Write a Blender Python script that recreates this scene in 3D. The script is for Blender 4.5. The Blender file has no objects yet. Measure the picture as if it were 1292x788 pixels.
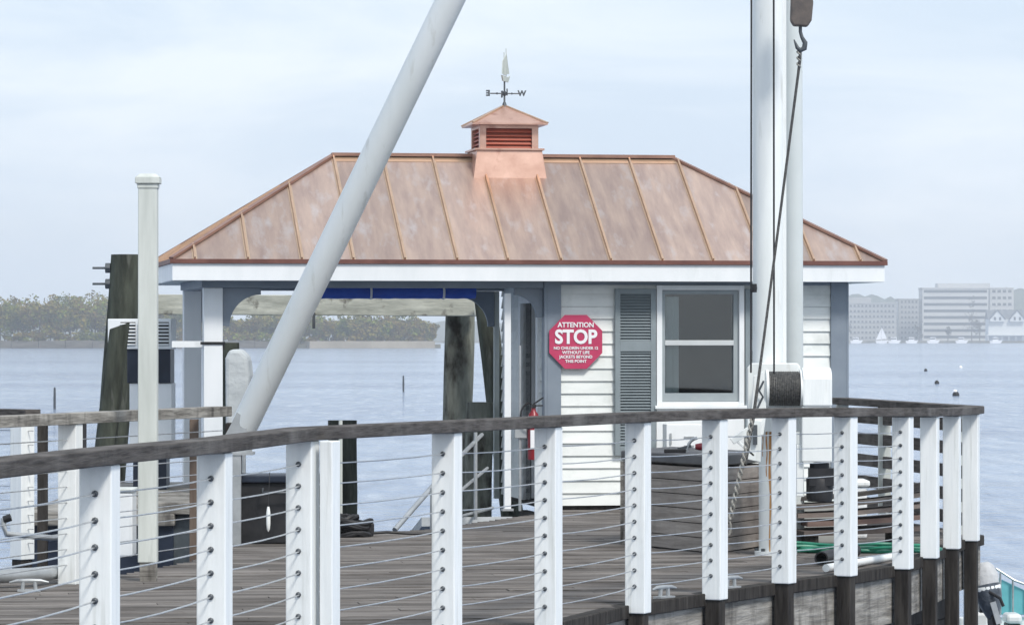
import bpy, math, random
from mathutils import Vector, Matrix
random.seed(7)
R = math.radians
scene = bpy.context.scene

# ------------------------------------------------------------------ camera
F = 4800.0; CX = 646.0; HY = 426.0; CAMZ = 1.55
cam_d = bpy.data.cameras.new('camera'); cam = bpy.data.objects.new('camera', cam_d)
scene.collection.objects.link(cam); scene.camera = cam
cam.location = (0, 0, CAMZ)
cam.rotation_euler = (R(90) + math.atan((HY - 394) / F), 0, 0)
cam_d.sensor_width = 36; cam_d.lens = F / 1292 * 36
cam_d.clip_start = .5; cam_d.clip_end = 30000
# ------------------------------------------------------------------ world
SUN_EL, SUN_AZ = 48, 150          # azimuth clockwise from +Y
w = bpy.data.worlds.new('World'); scene.world = w; w.use_nodes = True
nt = w.node_tree; nt.nodes.clear()
def N(t, **k):
    n = nt.nodes.new(t)
    for a, b in k.items(): setattr(n, a, b)
    return n
out = N('ShaderNodeOutputWorld'); bg = N('ShaderNodeBackground'); bg.inputs[1].default_value = .148
sky = N('ShaderNodeTexSky', sky_type='NISHITA'); sky.sun_disc = False
sky.sun_elevation = R(SUN_EL); sky.sun_rotation = R(SUN_AZ)
sky.air_density = 1.2; sky.dust_density = 2.0
tc = N('ShaderNodeTexCoord'); mp = N('ShaderNodeMapping'); mp.inputs['Scale'].default_value = (7, 7, 26)
mp.inputs['Location'].default_value = (3.1, 1.2, .4)
nz = N('ShaderNodeTexNoise'); nz.inputs['Scale'].default_value = 1.1; nz.inputs['Detail'].default_value = 6; nz.inputs['Roughness'].default_value = .56; nz.inputs['Distortion'].default_value = .5
cr = N('ShaderNodeValToRGB')
cr.color_ramp.elements[0].position = .36; cr.color_ramp.elements[0].color = (3.3, 3.9, 4.65, 1)
cr.color_ramp.elements[1].position = .64; cr.color_ramp.elements[1].color = (4.55, 4.9, 5.3, 1)
mx = N('ShaderNodeMix', data_type='RGBA'); mx.inputs[0].default_value = .9
nt.links.new(tc.outputs['Generated'], mp.inputs[0]); nt.links.new(mp.outputs[0], nz.inputs['Vector'])
nt.links.new(nz.outputs[0], cr.inputs[0]); nt.links.new(sky.outputs[0], mx.inputs[6]); nt.links.new(cr.outputs[0], mx.inputs[7])
nt.links.new(mx.outputs[2], bg.inputs[0]); nt.links.new(bg.outputs[0], out.inputs[0])
# ------------------------------------------------------------------ sun
sd = bpy.data.lights.new('sun', 'SUN'); sd.energy = 2.1; sd.angle = R(12); sd.color = (1, .95, .88)
so = bpy.data.objects.new('sun', sd); scene.collection.objects.link(so)
d = Vector((math.sin(R(SUN_AZ)) * math.cos(R(SUN_EL)), math.cos(R(SUN_AZ)) * math.cos(R(SUN_EL)), math.sin(R(SUN_EL))))
so.rotation_euler = (-d).to_track_quat('-Z', 'Y').to_euler(); so.location = (5, -10, 20)
scene.view_settings.view_transform = 'Standard'; scene.view_settings.look = 'None'
scene.view_settings.exposure = .55
scene.cycles.volume_bounces = 4; scene.cycles.max_bounces = 8; scene.view_settings.gamma = 1; scene.view_settings.use_curve_mapping = False

# ------------------------------------------------------------------ helpers
def at(px, py, Y): return Vector(((px - CX) * Y / F, Y, CAMZ - (py - HY) * Y / F))
MATRIX = {}
def tag(o, label=None, cat=None, group=None, kind=None):
    if label: o['label'] = label
    if cat: o['category'] = cat
    if group: o['group'] = group
    if kind: o['kind'] = kind
    return o
def thing(name, label, cat, loc=(0, 0, 0), rotz=0, group=None):
    o = bpy.data.objects.new(name, None); scene.collection.objects.link(o)
    o.location = loc; o.rotation_euler = (0, 0, rotz); o.empty_display_size = .2
    MATRIX[o.name] = Matrix.Translation(Vector(loc)) @ Matrix.Rotation(rotz, 4, 'Z')
    return tag(o, label, cat, group)
def basis(ax, up=(0, 0, 1)):
    a = Vector(ax).normalized(); u = Vector(up)
    if abs(a.dot(u)) > .999: u = Vector((0, 1, 0))
    s = a.cross(u).normalized(); u = s.cross(a).normalized()
    return a, s, u
class MB:
    def __init__(s): s.v = []; s.f = []; s.sm = []
    def add(s, vs, fs, smooth=False):
        b = len(s.v); s.v += [Vector(x) for x in vs]; s.f += [[b + i for i in f] for f in fs]; s.sm += [smooth] * len(fs); return s
    def box(s, lo, hi):
        x0, y0, z0 = lo; x1, y1, z1 = hi
        return s.add([(x0,y0,z0),(x1,y0,z0),(x1,y1,z0),(x0,y1,z0),(x0,y0,z1),(x1,y0,z1),(x1,y1,z1),(x0,y1,z1)],
              [[3,2,1,0],[4,5,6,7],[0,1,5,4],[1,2,6,5],[2,3,7,6],[3,0,4,7]])
    def bar(s, p0, p1, wd, h, up=(0, 0, 1), w1=None, h1=None):
        p0 = Vector(p0); p1 = Vector(p1); a, sd_, u = basis(p1 - p0, up)
        vs = []
        for p, ww, hh in ((p0, wd, h), (p1, w1 or wd, h1 or h)):
            for i, j in ((-1,-1),(1,-1),(1,1),(-1,1)): vs.append(p + sd_ * (i * ww / 2) + u * (j * hh / 2))
        return s.add(vs, [[0,1,2,3],[7,6,5,4],[0,4,5,1],[1,5,6,2],[2,6,7,3],[3,7,4,0]])
    def tube(s, p0, p1, r0, r1=None, n=16, jitter=0):
        return s.path([p0, p1], [r0, r1 if r1 is not None else r0], n)
    def path(s, pts, r, n=10, closed=False):
        pts = [Vector(p) for p in pts]; m = len(pts); rs = r if isinstance(r, (list, tuple)) else [r] * m
        b = len(s.v); prev = None
        for i, p in enumerate(pts):
            t = (pts[min(i + 1, m - 1)] - pts[max(i - 1, 0)])
            a, sd_, u = basis(t, prev if prev is not None else ((0, 0, 1) if abs(t.normalized().z) < .9 else (0, 1, 0)))
            prev = u
            for k in range(n):
                c = 2 * math.pi * k / n
                s.v.append(p + (sd_ * math.cos(c) + u * math.sin(c)) * rs[i])
        for i in range(m - 1):
            for k in range(n):
                k2 = (k + 1) % n
                s.f.append([b + i*n + k, b + i*n + k2, b + (i+1)*n + k2, b + (i+1)*n + k]); s.sm.append(True)
        s.f.append([b + k for k in range(n)][::-1]); s.sm.append(False)
        s.f.append([b + (m-1)*n + k for k in range(n)]); s.sm.append(False)
        return s
    def prism(s, poly, o, ax, ay, az):      # poly in (ax, ay), extruded along az
        o = Vector(o); ax = Vector(ax); ay = Vector(ay); az = Vector(az); n = len(poly)
        vs = [o + ax * x + ay * y for x, y in poly] + [o + ax * x + ay * y + az for x, y in poly]
        return s.add(vs, [list(range(n))[::-1], list(range(n, 2*n))] + [[i, (i+1) % n, (i+1) % n + n, i + n] for i in range(n)])
    def lathe(s, prof, o=(0, 0, 0), ax=(0, 0, 1), n=20):
        o = Vector(o); a, sd_, u = basis(ax, (0, 1, 0)); b = len(s.v); m = len(prof)
        for r_, h in prof:
            for k in range(n):
                c = 2 * math.pi * k / n
                s.v.append(o + a * h + (sd_ * math.cos(c) + u * math.sin(c)) * max(r_, 1e-4))
        for i in range(m - 1):
            for k in range(n):
                k2 = (k + 1) % n
                s.f.append([b+i*n+k, b+i*n+k2, b+(i+1)*n+k2, b+(i+1)*n+k]); s.sm.append(True)
        s.f.append([b+k for k in range(n)][::-1]); s.sm.append(False)
        s.f.append([b+(m-1)*n+k for k in range(n)]); s.sm.append(False)
        return s
    def build(s, name, mat, parent=None, local=False, bevel=0, origin=None):
        """parent given: world verts are moved into its frame unless local. No parent: origin at the base."""
        me = bpy.data.meshes.new(name); vs = s.v
        if parent is not None:
            M = MATRIX[parent.name]
            if not local: Mi = M.inverted(); vs = [Mi @ v for v in vs]
        else:
            if origin is None:
                xs = [v.x for v in vs]; ys = [v.y for v in vs]; zs = [v.z for v in vs]
                origin = Vector(((min(xs)+max(xs))/2, (min(ys)+max(ys))/2, min(zs)))
            origin = Vector(origin); vs = [v - origin for v in vs]
        me.from_pydata([tuple(v) for v in vs], [], s.f); me.update()
        me.polygons.foreach_set('use_smooth', s.sm)
        if any(s.sm): me.set_sharp_from_angle(angle=R(42))
        me.materials.append(mat)
        o = bpy.data.objects.new(name, me); scene.collection.objects.link(o)
        if parent is not None: o.parent = parent; MATRIX[o.name] = MATRIX[parent.name]
        else: o.location = origin; MATRIX[o.name] = Matrix.Translation(origin)
        if bevel:
            b = o.modifiers.new('bevel', 'BEVEL'); b.width = bevel; b.segments = 2; b.limit_method = 'ANGLE'
        return o

# ------------------------------------------------------------------ materials
def pbr(name, c1, c2=None, scale=4, stretch=(1, 1, 1), rough=.6, metal=0, bump=0, bscale=None, island=0, spec=.5,
        c3=None, c3scale=1.2, c3lim=(.55, .7), rough2=None, ripple=1.0, c3stretch=(1,1,1)):
    m = bpy.data.materials.new(name); m.use_nodes = True; t = m.node_tree; b = t.nodes['Principled BSDF']
    b.inputs['Roughness'].default_value = rough; b.inputs['Metallic'].default_value = metal
    b.inputs['Specular IOR Level'].default_value = spec
    if c2 is None and not bump: b.inputs['Base Color'].default_value = (*c1, 1); return m
    L = t.links.new; tc = t.nodes.new('ShaderNodeTexCoord')
    mp = t.nodes.new('ShaderNodeMapping'); mp.inputs['Scale'].default_value = stretch; L(tc.outputs['Object'], mp.inputs[0])
    nz = t.nodes.new('ShaderNodeTexNoise'); nz.inputs['Scale'].default_value = scale; nz.inputs['Detail'].default_value = 6; nz.inputs['Roughness'].default_value = .62
    L(mp.outputs[0], nz.inputs['Vector'])
    c2 = c2 or c1
    rp = t.nodes.new('ShaderNodeValToRGB'); rp.color_ramp.elements[0].position = .33; rp.color_ramp.elements[1].position = .67
    rp.color_ramp.elements[0].color = (*c1, 1); rp.color_ramp.elements[1].color = (*c2, 1); L(nz.outputs[0], rp.inputs[0])
    col = rp.outputs[0]
    if c3 is not None:
        mp3 = t.nodes.new('ShaderNodeMapping'); mp3.inputs['Scale'].default_value = c3stretch; L(tc.outputs['Object'], mp3.inputs[0])
        n3 = t.nodes.new('ShaderNodeTexNoise'); n3.inputs['Scale'].default_value = c3scale; n3.inputs['Detail'].default_value = 5; n3.inputs['Roughness'].default_value = .6
        L(mp3.outputs[0], n3.inputs['Vector'])
        r3 = t.nodes.new('ShaderNodeMapRange'); r3.inputs[1].default_value = c3lim[0]; r3.inputs[2].default_value = c3lim[1]
        L(n3.outputs[0], r3.inputs[0]); x = t.nodes.new('ShaderNodeMix'); x.data_type = 'RGBA'
        L(r3.outputs[0], x.inputs[0]); L(col, x.inputs[6]); x.inputs[7].default_value = (*c3, 1); col = x.outputs[2]
    if island:
        g = t.nodes.new('ShaderNodeNewGeometry'); r4 = t.nodes.new('ShaderNodeMapRange')
        r4.inputs[3].default_value = 1 - island; r4.inputs[4].default_value = 1 + island; L(g.outputs['Random Per Island'], r4.inputs[0])
        hs = t.nodes.new('ShaderNodeHueSaturation'); L(r4.outputs[0], hs.inputs['Value']); L(col, hs.inputs['Color']); col = hs.outputs[0]
    L(col, b.inputs['Base Color'])
    if rough2 is not None:
        rr = t.nodes.new('ShaderNodeMapRange'); rr.inputs[3].default_value = rough; rr.inputs[4].default_value = rough2
        L(nz.outputs[0], rr.inputs[0]); L(rr.outputs[0], b.inputs['Roughness'])
    if bump:
        n2 = t.nodes.new('ShaderNodeTexNoise'); n2.inputs['Scale'].default_value = bscale or scale * 2; n2.inputs['Detail'].default_value = 4
        L(mp.outputs[0], n2.inputs['Vector'])
        bp = t.nodes.new('ShaderNodeBump'); bp.inputs['Strength'].default_value = 1; bp.inputs['Distance'].default_value = bump
        L(n2.outputs[0], bp.inputs['Height']); L(bp.outputs[0], b.inputs['Normal'])
    return m
WHITE = pbr('white_paint', (.72, .75, .76), (.80, .82, .83), scale=2.5, stretch=(2, 2, .5), rough=.45, c3=(.50, .53, .52), c3scale=1.5, c3lim=(.60, .85), c3stretch=(3, 3, .6))
VINYL = pbr('white_vinyl', (.74, .77, .77), (.84, .86, .85), scale=4, stretch=(6, 6, .5), rough=.42, island=.03, bump=.0015, c3=(.50, .52, .49), c3scale=2.6, c3lim=(.56, .84), c3stretch=(9, 9, .5))
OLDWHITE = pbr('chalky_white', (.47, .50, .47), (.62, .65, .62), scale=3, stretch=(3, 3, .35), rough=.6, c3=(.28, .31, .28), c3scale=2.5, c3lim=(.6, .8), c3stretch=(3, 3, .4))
BLUEGREY = pbr('blue_grey_paint', (.175, .21, .255), (.22, .26, .305), scale=3, rough=.5)
SHUT = pbr('shutter_paint', (.19, .225, .24), (.235, .275, .295), scale=4, rough=.5)
SASH = pbr('sash_paint', (.27, .31, .33), (.33, .37, .385), scale=4, rough=.5)
COPPER = pbr('copper', (.37, .272, .235), (.51, .385, .315), scale=4.5, stretch=(2.4, .4, .4), rough=.33, metal=.66, bump=.02, bscale=1.0, island=.20, c3=(.50, .435, .41), c3scale=4.5, c3lim=(.54, .72), c3stretch=(1.7, .6, .6), rough2=.52)
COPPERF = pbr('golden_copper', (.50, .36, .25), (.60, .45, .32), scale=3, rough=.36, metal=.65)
COPPERB = pbr('bright_copper', (.50, .33, .22), (.66, .45, .31), scale=5, rough=.33, metal=.7)
COPPERP = pbr('pink_copper', (.50, .30, .23), (.66, .43, .34), scale=4, rough=.38, metal=.6, c3=(.36, .17, .13), c3scale=5, c3lim=(.55, .7))
COPPERD = pbr('dark_copper', (.13, .055, .045), (.20, .09, .07), scale=5, rough=.5, metal=.4)
DECK = pbr('weathered_deck', (.075, .068, .062), (.235, .217, .203), scale=2.6, stretch=(.45, 12, 3), rough=.85, bump=.008, bscale=6, island=.36, c3=(.065, .056, .05), c3scale=.9, c3lim=(.5, .78), spec=.12)
WOODX = pbr('grey_timber', (.15, .142, .128), (.38, .365, .335), scale=3.4, stretch=(.8, .8, 7), rough=.85, bump=.01, c3=(.07, .065, .06), c3scale=2.2, c3lim=(.5, .72), c3stretch=(3, 3, .8), spec=.12)
WOODRAIL = pbr('rail_timber', (.04, .036, .034), (.115, .106, .10), scale=7, stretch=(2.2, .35, 7), rough=.8, bump=.004, c3=(.15, .142, .135), c3scale=2.6, c3lim=(.5, .72), spec=.12)
WOODDARK = pbr('dark_wet_timber', (.018, .016, .015), (.055, .050, .045), scale=5, stretch=(4, 4, .5), rough=.75, bump=.006, c3=(.10, .095, .085), c3scale=3, c3lim=(.62, .85), c3stretch=(5, 5, .3), spec=.12)
PILING = pbr('mossy_piling', (.10, .105, .085), (.30, .31, .265), scale=3.5, stretch=(2, 2, .45), rough=.9, bump=.02, bscale=7, c3=(.045, .04, .033), c3scale=3.4, c3lim=(.5, .64), c3stretch=(1, 1, .5), spec=.12)
PILINGD = pbr('dark_piling', (.022, .024, .020), (.085, .095, .075), scale=4, stretch=(2, 2, .4), rough=.9, bump=.02, bscale=7, c3=(.15, .155, .135), c3scale=4, c3lim=(.58, .75), c3stretch=(2, 2, .35), spec=.12)
BEAMW = pbr('pale_beam', (.30, .31, .27), (.54, .55, .48), scale=3, stretch=(.7, 3, 4), rough=.85, bump=.008, c3=(.11, .10, .09), c3scale=4, c3lim=(.6, .7), spec=.12)
BLACK = pbr('black_rubber', (.012, .013, .015), (.03, .03, .033), scale=6, rough=.5, spec=.3)
NAVY = pbr('navy_plastic', (.012, .018, .032), (.025, .034, .055), scale=4, rough=.4, spec=.3)
STEEL = pbr('cable_steel', (.42, .43, .44), (.6, .61, .62), scale=20, rough=.3, metal=.9)
GALV = pbr('galvanised', (.34, .36, .37), (.48, .5, .51), scale=6, rough=.45, metal=.5)
DARKROPE = pbr('wire_rope', (.03, .03, .032), (.11, .108, .10), scale=60, rough=.5, metal=.3, bump=.004)
ROPE = pbr('old_rope', (.17, .17, .16), (.36, .35, .32), scale=40, rough=.8, bump=.006, spec=.12)
RUST = pbr('rust_streaks', (.40, .17, .05), (.56, .32, .14), scale=8, stretch=(5, 5, .4), rough=.8)
GLASSD = pbr('dark_glass', (.02, .026, .03), (.03, .036, .04), scale=1, rough=.06)
RED = pbr('red_enamel', (.20, .010, .018), (.26, .016, .026), scale=4, rough=.3)
SIGNRED = pbr('sign_red', (.43, .03, .095), (.50, .045, .12), scale=3, rough=.4)
LETTER = pbr('sign_white', (.78, .78, .8), (.82, .82, .83), rough=.5)
BLUE = pbr('blue_awning', (.012, .075, .46), (.025, .11, .58), scale=5, rough=.6)
GREEN = pbr('green_hose', (.012, .16, .10), (.02, .24, .15), scale=9, rough=.4)
CURTAIN = pbr('curtain', (.72, .75, .74), (.8, .82, .81), scale=6, stretch=(8, 1, .4), rough=.9)
BROWN = pbr('brown_plank', (.10, .075, .065), (.24, .19, .165), scale=4, stretch=(.6, 6, 6), rough=.85, island=.35, spec=.12)
TIN = pbr('verdigris', (.38, .42, .38), (.52, .55, .50), scale=9, rough=.6)
DARKI = pbr('dark_iron', (.06, .07, .08), (.10, .11, .12), scale=9, rough=.5, metal=.4)

# ------------------------------------------------------------------ water, haze, far land
WL = -1.5
wm = bpy.data.materials.new('sea_water'); wm.use_nodes = True; t = wm.node_tree; b = t.nodes['Principled BSDF']
b.inputs['Roughness'].default_value = .09; b.inputs['IOR'].default_value = 1.33
tc = t.nodes.new('ShaderNodeTexCoord'); L = t.links.new
def noise(scale, st, det, rot=0):
    mp = t.nodes.new('ShaderNodeMapping'); mp.inputs['Scale'].default_value = st; mp.inputs['Rotation'].default_value = (0, 0, rot)
    L(tc.outputs['Object'], mp.inputs[0]); n = t.nodes.new('ShaderNodeTexNoise'); n.inputs['Scale'].default_value = scale
    n.inputs['Detail'].default_value = det; n.inputs['Roughness'].default_value = .6; L(mp.outputs[0], n.inputs['Vector']); return n
n1 = noise(1.1, (.55, 1.3, 1), 5, .15); n2 = noise(.30, (1.0, .55, 1), 5, -.1); n3 = noise(.011, (.5, 1.6, 1), 4)
ma = t.nodes.new('ShaderNodeMath'); ma.operation = 'MULTIPLY_ADD'; ma.inputs[1].default_value = 3.2; L(n2.outputs[0], ma.inputs[0]); L(n1.outputs[0], ma.inputs[2])
bp = t.nodes.new('ShaderNodeBump'); bp.inputs['Distance'].default_value = .55; bp.inputs['Strength'].default_value = 1
n4 = noise(1.0, (1.5, .20, 1), 5, .05); mr = t.nodes.new('ShaderNodeMapRange'); mr.inputs[1].default_value = .36; mr.inputs[2].default_value = .64; mr.inputs[3].default_value = .06; mr.inputs[4].default_value = 1.0
L(n4.outputs[0], mr.inputs[0]); L(mr.outputs[0], bp.inputs['Strength'])
L(ma.outputs[0], bp.inputs['Height']); L(bp.outputs[0], b.inputs['Normal'])
rp = t.nodes.new('ShaderNodeValToRGB'); rp.color_ramp.elements[0].position = .38; rp.color_ramp.elements[1].position = .62
rp.color_ramp.elements[0].color = (.15, .205, .32, 1); rp.color_ramp.elements[1].color = (.28, .355, .47, 1)
L(n3.outputs[0], rp.inputs[0]); L(rp.outputs[0], b.inputs['Base Color'])
tag(MB().add([(-3900, -150, WL), (3900, -150, WL), (3900, 4100, WL), (-3900, 4100, WL)], [[0, 1, 2, 3]]).build('water', wm, origin=(0, 0, WL)), kind='structure')

hz = bpy.data.materials.new('haze_air'); hz.use_nodes = True; ht = hz.node_tree
ht.nodes.remove(ht.nodes['Principled BSDF'])
pv = ht.nodes.new('ShaderNodeVolumePrincipled'); pv.inputs['Color'].default_value = (1, 1, 1, 1); pv.inputs['Density'].default_value = .00031
pv.inputs['Anisotropy'].default_value = .45
ht.links.new(pv.outputs[0], ht.nodes['Material Output'].inputs['Volume'])
tag(MB().box((-4000, -200, WL - 1), (4000, 4200, 95)).build('haze', hz, origin=(0, 0, 0)), kind='stuff')

LAND = pbr('shore_earth', (.10, .10, .075), (.19, .175, .13), scale=.2, rough=.9)
SEAWALL = pbr('seawall_stone', (.075, .07, .06), (.17, .155, .135), scale=.6, stretch=(.4, 1, 3), rough=.9, bump=.1)
HILL = pbr('wooded_hill', (.045, .06, .045), (.10, .115, .08), scale=.05, rough=.95, bump=2, bscale=.12)
SAND = pbr('shore_sand', (.27, .24, .19), (.36, .32, .26), scale=.3, rough=.9)
# left spit of land, about 1.1 km away, ending in a low point
YS = 1130
def xs(px, Y=YS): return (px - CX) * Y / F
g = MB(); poly = [(xs(556), 0), (xs(520), -3), (xs(440), -4), (xs(300), -2), (xs(100), 0), (-520, 4), (-520, 160), (xs(300), 110), (xs(470), 40), (xs(548), 8)]
g.prism(poly, (0, YS, WL - .5), (1, 0, 0), (0, 1, 0), (0, 0, 1.7)); tag(g.build('shore_land', LAND), kind='structure')
g = MB()
for k in range(60):
    x0 = -500 + k * 8.0; x1 = x0 + 8
    if x1 > xs(380): break
    h = 2.2 + random.uniform(-.15, .15); g.box((x0, YS - 5 + random.uniform(-.3, .3), WL - .5), (x1 - .15, YS - 3.6, WL + h))
tag(g.build('sea_wall', SEAWALL), 'long low dark seawall along the foot of the wooded far shore', 'seawall')
g = MB(); g.prism([(xs(392), -6), (xs(470), -6.5), (xs(549), -1), (xs(535), 2), (xs(380), 2)], (0, YS, WL - .3), (1, 0, 0), (0, 1, 0), (0, 0, 2.4))
tag(g.build('beach', SAND), kind='structure')
# the wood as one mass
def leafmat(name, cols):
    m = bpy.data.materials.new(name); m.use_nodes = True; t = m.node_tree; b = t.nodes['Principled BSDF']; b.inputs['Roughness'].default_value = .9
    b.inputs['Specular IOR Level'].default_value = .1
    g = t.nodes.new('ShaderNodeNewGeometry'); tc = t.nodes.new('ShaderNodeTexCoord')
    n = t.nodes.new('ShaderNodeTexNoise'); n.inputs['Scale'].default_value = .13; n.inputs['Detail'].default_value = 2
    t.links.new(tc.outputs['Object'], n.inputs['Vector'])
    a = t.nodes.new('ShaderNodeMath'); a.operation = 'MULTIPLY_ADD'; a.inputs[1].default_value = .18
    t.links.new(g.outputs['Random Per Island'], a.inputs[0])
    s = t.nodes.new('ShaderNodeMapRange'); s.inputs[1].default_value = .3; s.inputs[2].default_value = .7; s.inputs[4].default_value = .75
    t.links.new(n.outputs[0], s.inputs[0]); t.links.new(s.outputs[0], a.inputs[2])
    r = t.nodes.new('ShaderNodeValToRGB'); e = r.color_ramp.elements
    while len(e) < len(cols): e.new(.5)
    for i, c in enumerate(cols): e[i].position = i / (len(cols) - 1); e[i].color = (*c, 1)
    t.links.new(a.outputs[0], r.inputs[0]); t.links.new(r.outputs[0], b.inputs['Base Color']); return m
LEAF = leafmat('spring_leaves', [(.05, .065, .01), (.09, .13, .015), (.21, .18, .03), (.16, .10, .03), (.18, .24, .03), (.30, .22, .09)])
BARK = pbr('tree_bark', (.06, .052, .045), (.11, .1, .085), scale=2, rough=.9)
def crown(g, c, rx, ry, rz, n, size, lumps=9):
    cs = [(Vector((random.gauss(0, .42) * rx, random.gauss(0, .42) * ry, random.gauss(0, .4) * rz)), random.uniform(.28, .5)) for _ in range(lumps)]
    for _ in range(n):
        lc, lr = random.choice(cs)
        dv = Vector((random.gauss(0, 1), random.gauss(0, 1), random.gauss(0, 1))).normalized() * random.uniform(.55, 1) * lr
        p = Vector(c) + lc + Vector((dv.x * rx, dv.y * ry, dv.z * rz))
        q = Matrix.Rotation(random.uniform(0, 6.28), 3, Vector((random.gauss(0, 1), random.gauss(0, 1), random.gauss(0, 1))).normalized())
        s = size * random.uniform(.5, 1.3)
        g.add([p + q @ Vector(k) * s for k in ((-1, -.6, 0), (1, -.7, .2), (.9, .6, 0), (-.8, .7, .2))], [[0, 1, 2, 3]])
def treeline(px):           # y of the tree tops
    pts = [(-1400, 376), (-60, 370), (0, 382), (40, 378), (110, 377), (160, 373), (230, 385), (290, 399), (350, 393), (410, 399), (470, 398), (520, 401), (542, 411), (549, 424)]
    for (a, b_), (c, d_) in zip(pts, pts[1:]):
        if a <= px <= c: return b_ + (d_ - b_) * (px - a) / (c - a)
    return 424
lg = MB(); tr = MB()
px = -1300
while px < 546:
    Y = YS + random.uniform(0, 26); top = treeline(px) + random.uniform(-5, 7)
    h = (HY - top) / F * Y + CAMZ - WL - 1.0
    if random.random() < .06: h *= 1.14
    x = (px - CX) * Y / F; h = max(h, 1.5); r_ = h * random.uniform(.34, .5)
    crown(lg, (x, Y, WL + 1 + h * .62), r_ * 1.1, r_, h * .40, int(900 if px > -40 else 260), .36 if px > -40 else .95, 16)
    tr.tube((x, Y, WL), (x + random.uniform(-.5, .5), Y, WL + h * .7), .22, .1, n=5)
    px += random.uniform(4, 8) if px > -60 else 16
px = -1300
while px < 540:            # shrubs and low growth along the bank
    Y = YS - random.uniform(.5, 2.5); h = random.uniform(2.2, 5.2) * (1 if px < 380 else .75)
    if px > 380: Y += 4
    crown(lg, ((px - CX) * Y / F, Y, WL + 1.2 + h * .45), h * 1.0, h * .5, h * .5, 260 if px > -40 else 60, .35 if px > -40 else .7, 5)
    px += random.uniform(7, 14) if px > -60 else 22
wood = tag(lg.build('woodland', LEAF, origin=(0, YS, WL)), 'hazy olive green spring woodland massed along the far shore', 'woodland', kind='stuff')
tr.build('trunks', BARK, wood); bpy.data.objects['trunks']['kind'] = 'stuff'
# far shore to the right, about 2.3 km
YR = 2260
g = MB()
def ridge(name, Y0, Y1, prof, depth):
    g = MB(); n = len(prof)
    vs = []
    for px, h in prof:
        x = (px - CX) * Y0 / F; vs += [(x, Y0, WL - .5), (x, Y0 + depth * .25, WL + h * .55), (x, Y0 + depth * .5, WL + h), (x * 1.05, Y0 + depth, WL + h * .8)]
    fs = []
    for i in range(n - 1):
        for k in range(3): fs.append([i*4 + k, (i+1)*4 + k, (i+1)*4 + k + 1, i*4 + k + 1])
    g.add(vs, fs, True); return tag(g.build(name, HILL), kind='structure')
random.seed(3)
def hprof(px):
    pts = [(-4000, 16), (400, 13), (700, 14), (950, 20), (1070, 30), (1130, 33), (1230, 27), (1290, 36), (1500, 40), (2400, 20), (4000, 12)]
    for (a, b_), (c, d_) in zip(pts, pts[1:]):
        if a <= px <= c: return b_ + (d_ - b_) * (px - a) / (c - a)
ridge('hills', 2750, 3300, [(p, hprof(p) * 1.15 + random.uniform(-1.8, 1.8)) for p in range(-3000, 4000, 9)], 600)
g = MB(); g.box((-1500, YR - 4, WL - .5), (1200, YR + 520, WL + 1.3)); tag(g.build('far_shore', LAND), kind='structure')
MASON = pbr('pale_masonry', (.44, .44, .43), (.5, .5, .49), scale=.1, rough=.8)
MASOND = pbr('grey_masonry', (.30, .30, .29), (.36, .36, .35), scale=.1, rough=.8)
WINB = pbr('window_band', (.05, .06, .07), (.08, .09, .1), scale=.1, rough=.25)
def office(label, px0, px1, ytop, Y, floors, mat, depth=22, cols=0, roofbox=None, group=None):
    x0, x1 = xs(px0, Y), xs(px1, Y); zt = CAMZ - (ytop - HY) * Y / F
    o = thing('office_block', label, 'building', ((x0 + x1) / 2, Y, WL + 1.3), group=group)
    MB().box((x0, Y, WL + 1.3), (x1, Y + depth, zt)).build('wall', mat, o)
    MB().box((x0 - .3, Y - .3, zt), (x1 + .3, Y + depth + .3, zt + .7)).build('roof', mat, o)
    fh = (zt - WL - 1.3) / floors
    for k in range(floors):
        z = WL + 1.3 + fh * k + fh * .38; b_ = MB().box((x0 + .8, Y - .12, z), (x1 - .8, Y + .5, z + fh * .42)).build('window_band', WINB, o)
        if cols:
            mm = MB()
            for c in range(cols + 1):
                xx = x0 + .8 + (x1 - x0 - 1.6) * c / cols; mm.box((xx - .55, Y - .35, z - .02), (xx + .55, Y - .13, z + fh * .42 + .02))
            mm.build('mullion', mat, b_)
    MB().box((x0 - .15, Y + 3, WL + 1.3 + fh * .4), (x0 + .4, Y + depth - 3, zt - fh * .3)).build('side_window', WINB, o)
    if roofbox:
        a, c, yt = roofbox; z2 = CAMZ - (yt - HY) * Y / F
        MB().box((xs(a, Y), Y + 4, zt + .7), (xs(c, Y), Y + depth - 4, z2)).build('plant_room', mat, o)
    return o
office('wide grey office block with a close grid of windows, just right of the hut', 1050, 1131, 383, 2280, 7, MASOND, cols=16, roofbox=(1062, 1100, 375))
office('lower plain grey block between the two large office buildings', 1134, 1160, 378, 2340, 8, MASOND, cols=5)
office('tallest pale office block striped with long window bands', 1164, 1247, 364, 2300, 8, MASON, roofbox=(1184, 1250, 357))
office('pale wing joined behind the right end of the tallest office block', 1249, 1279, 364, 2345, 8, MASON, cols=4)
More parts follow.
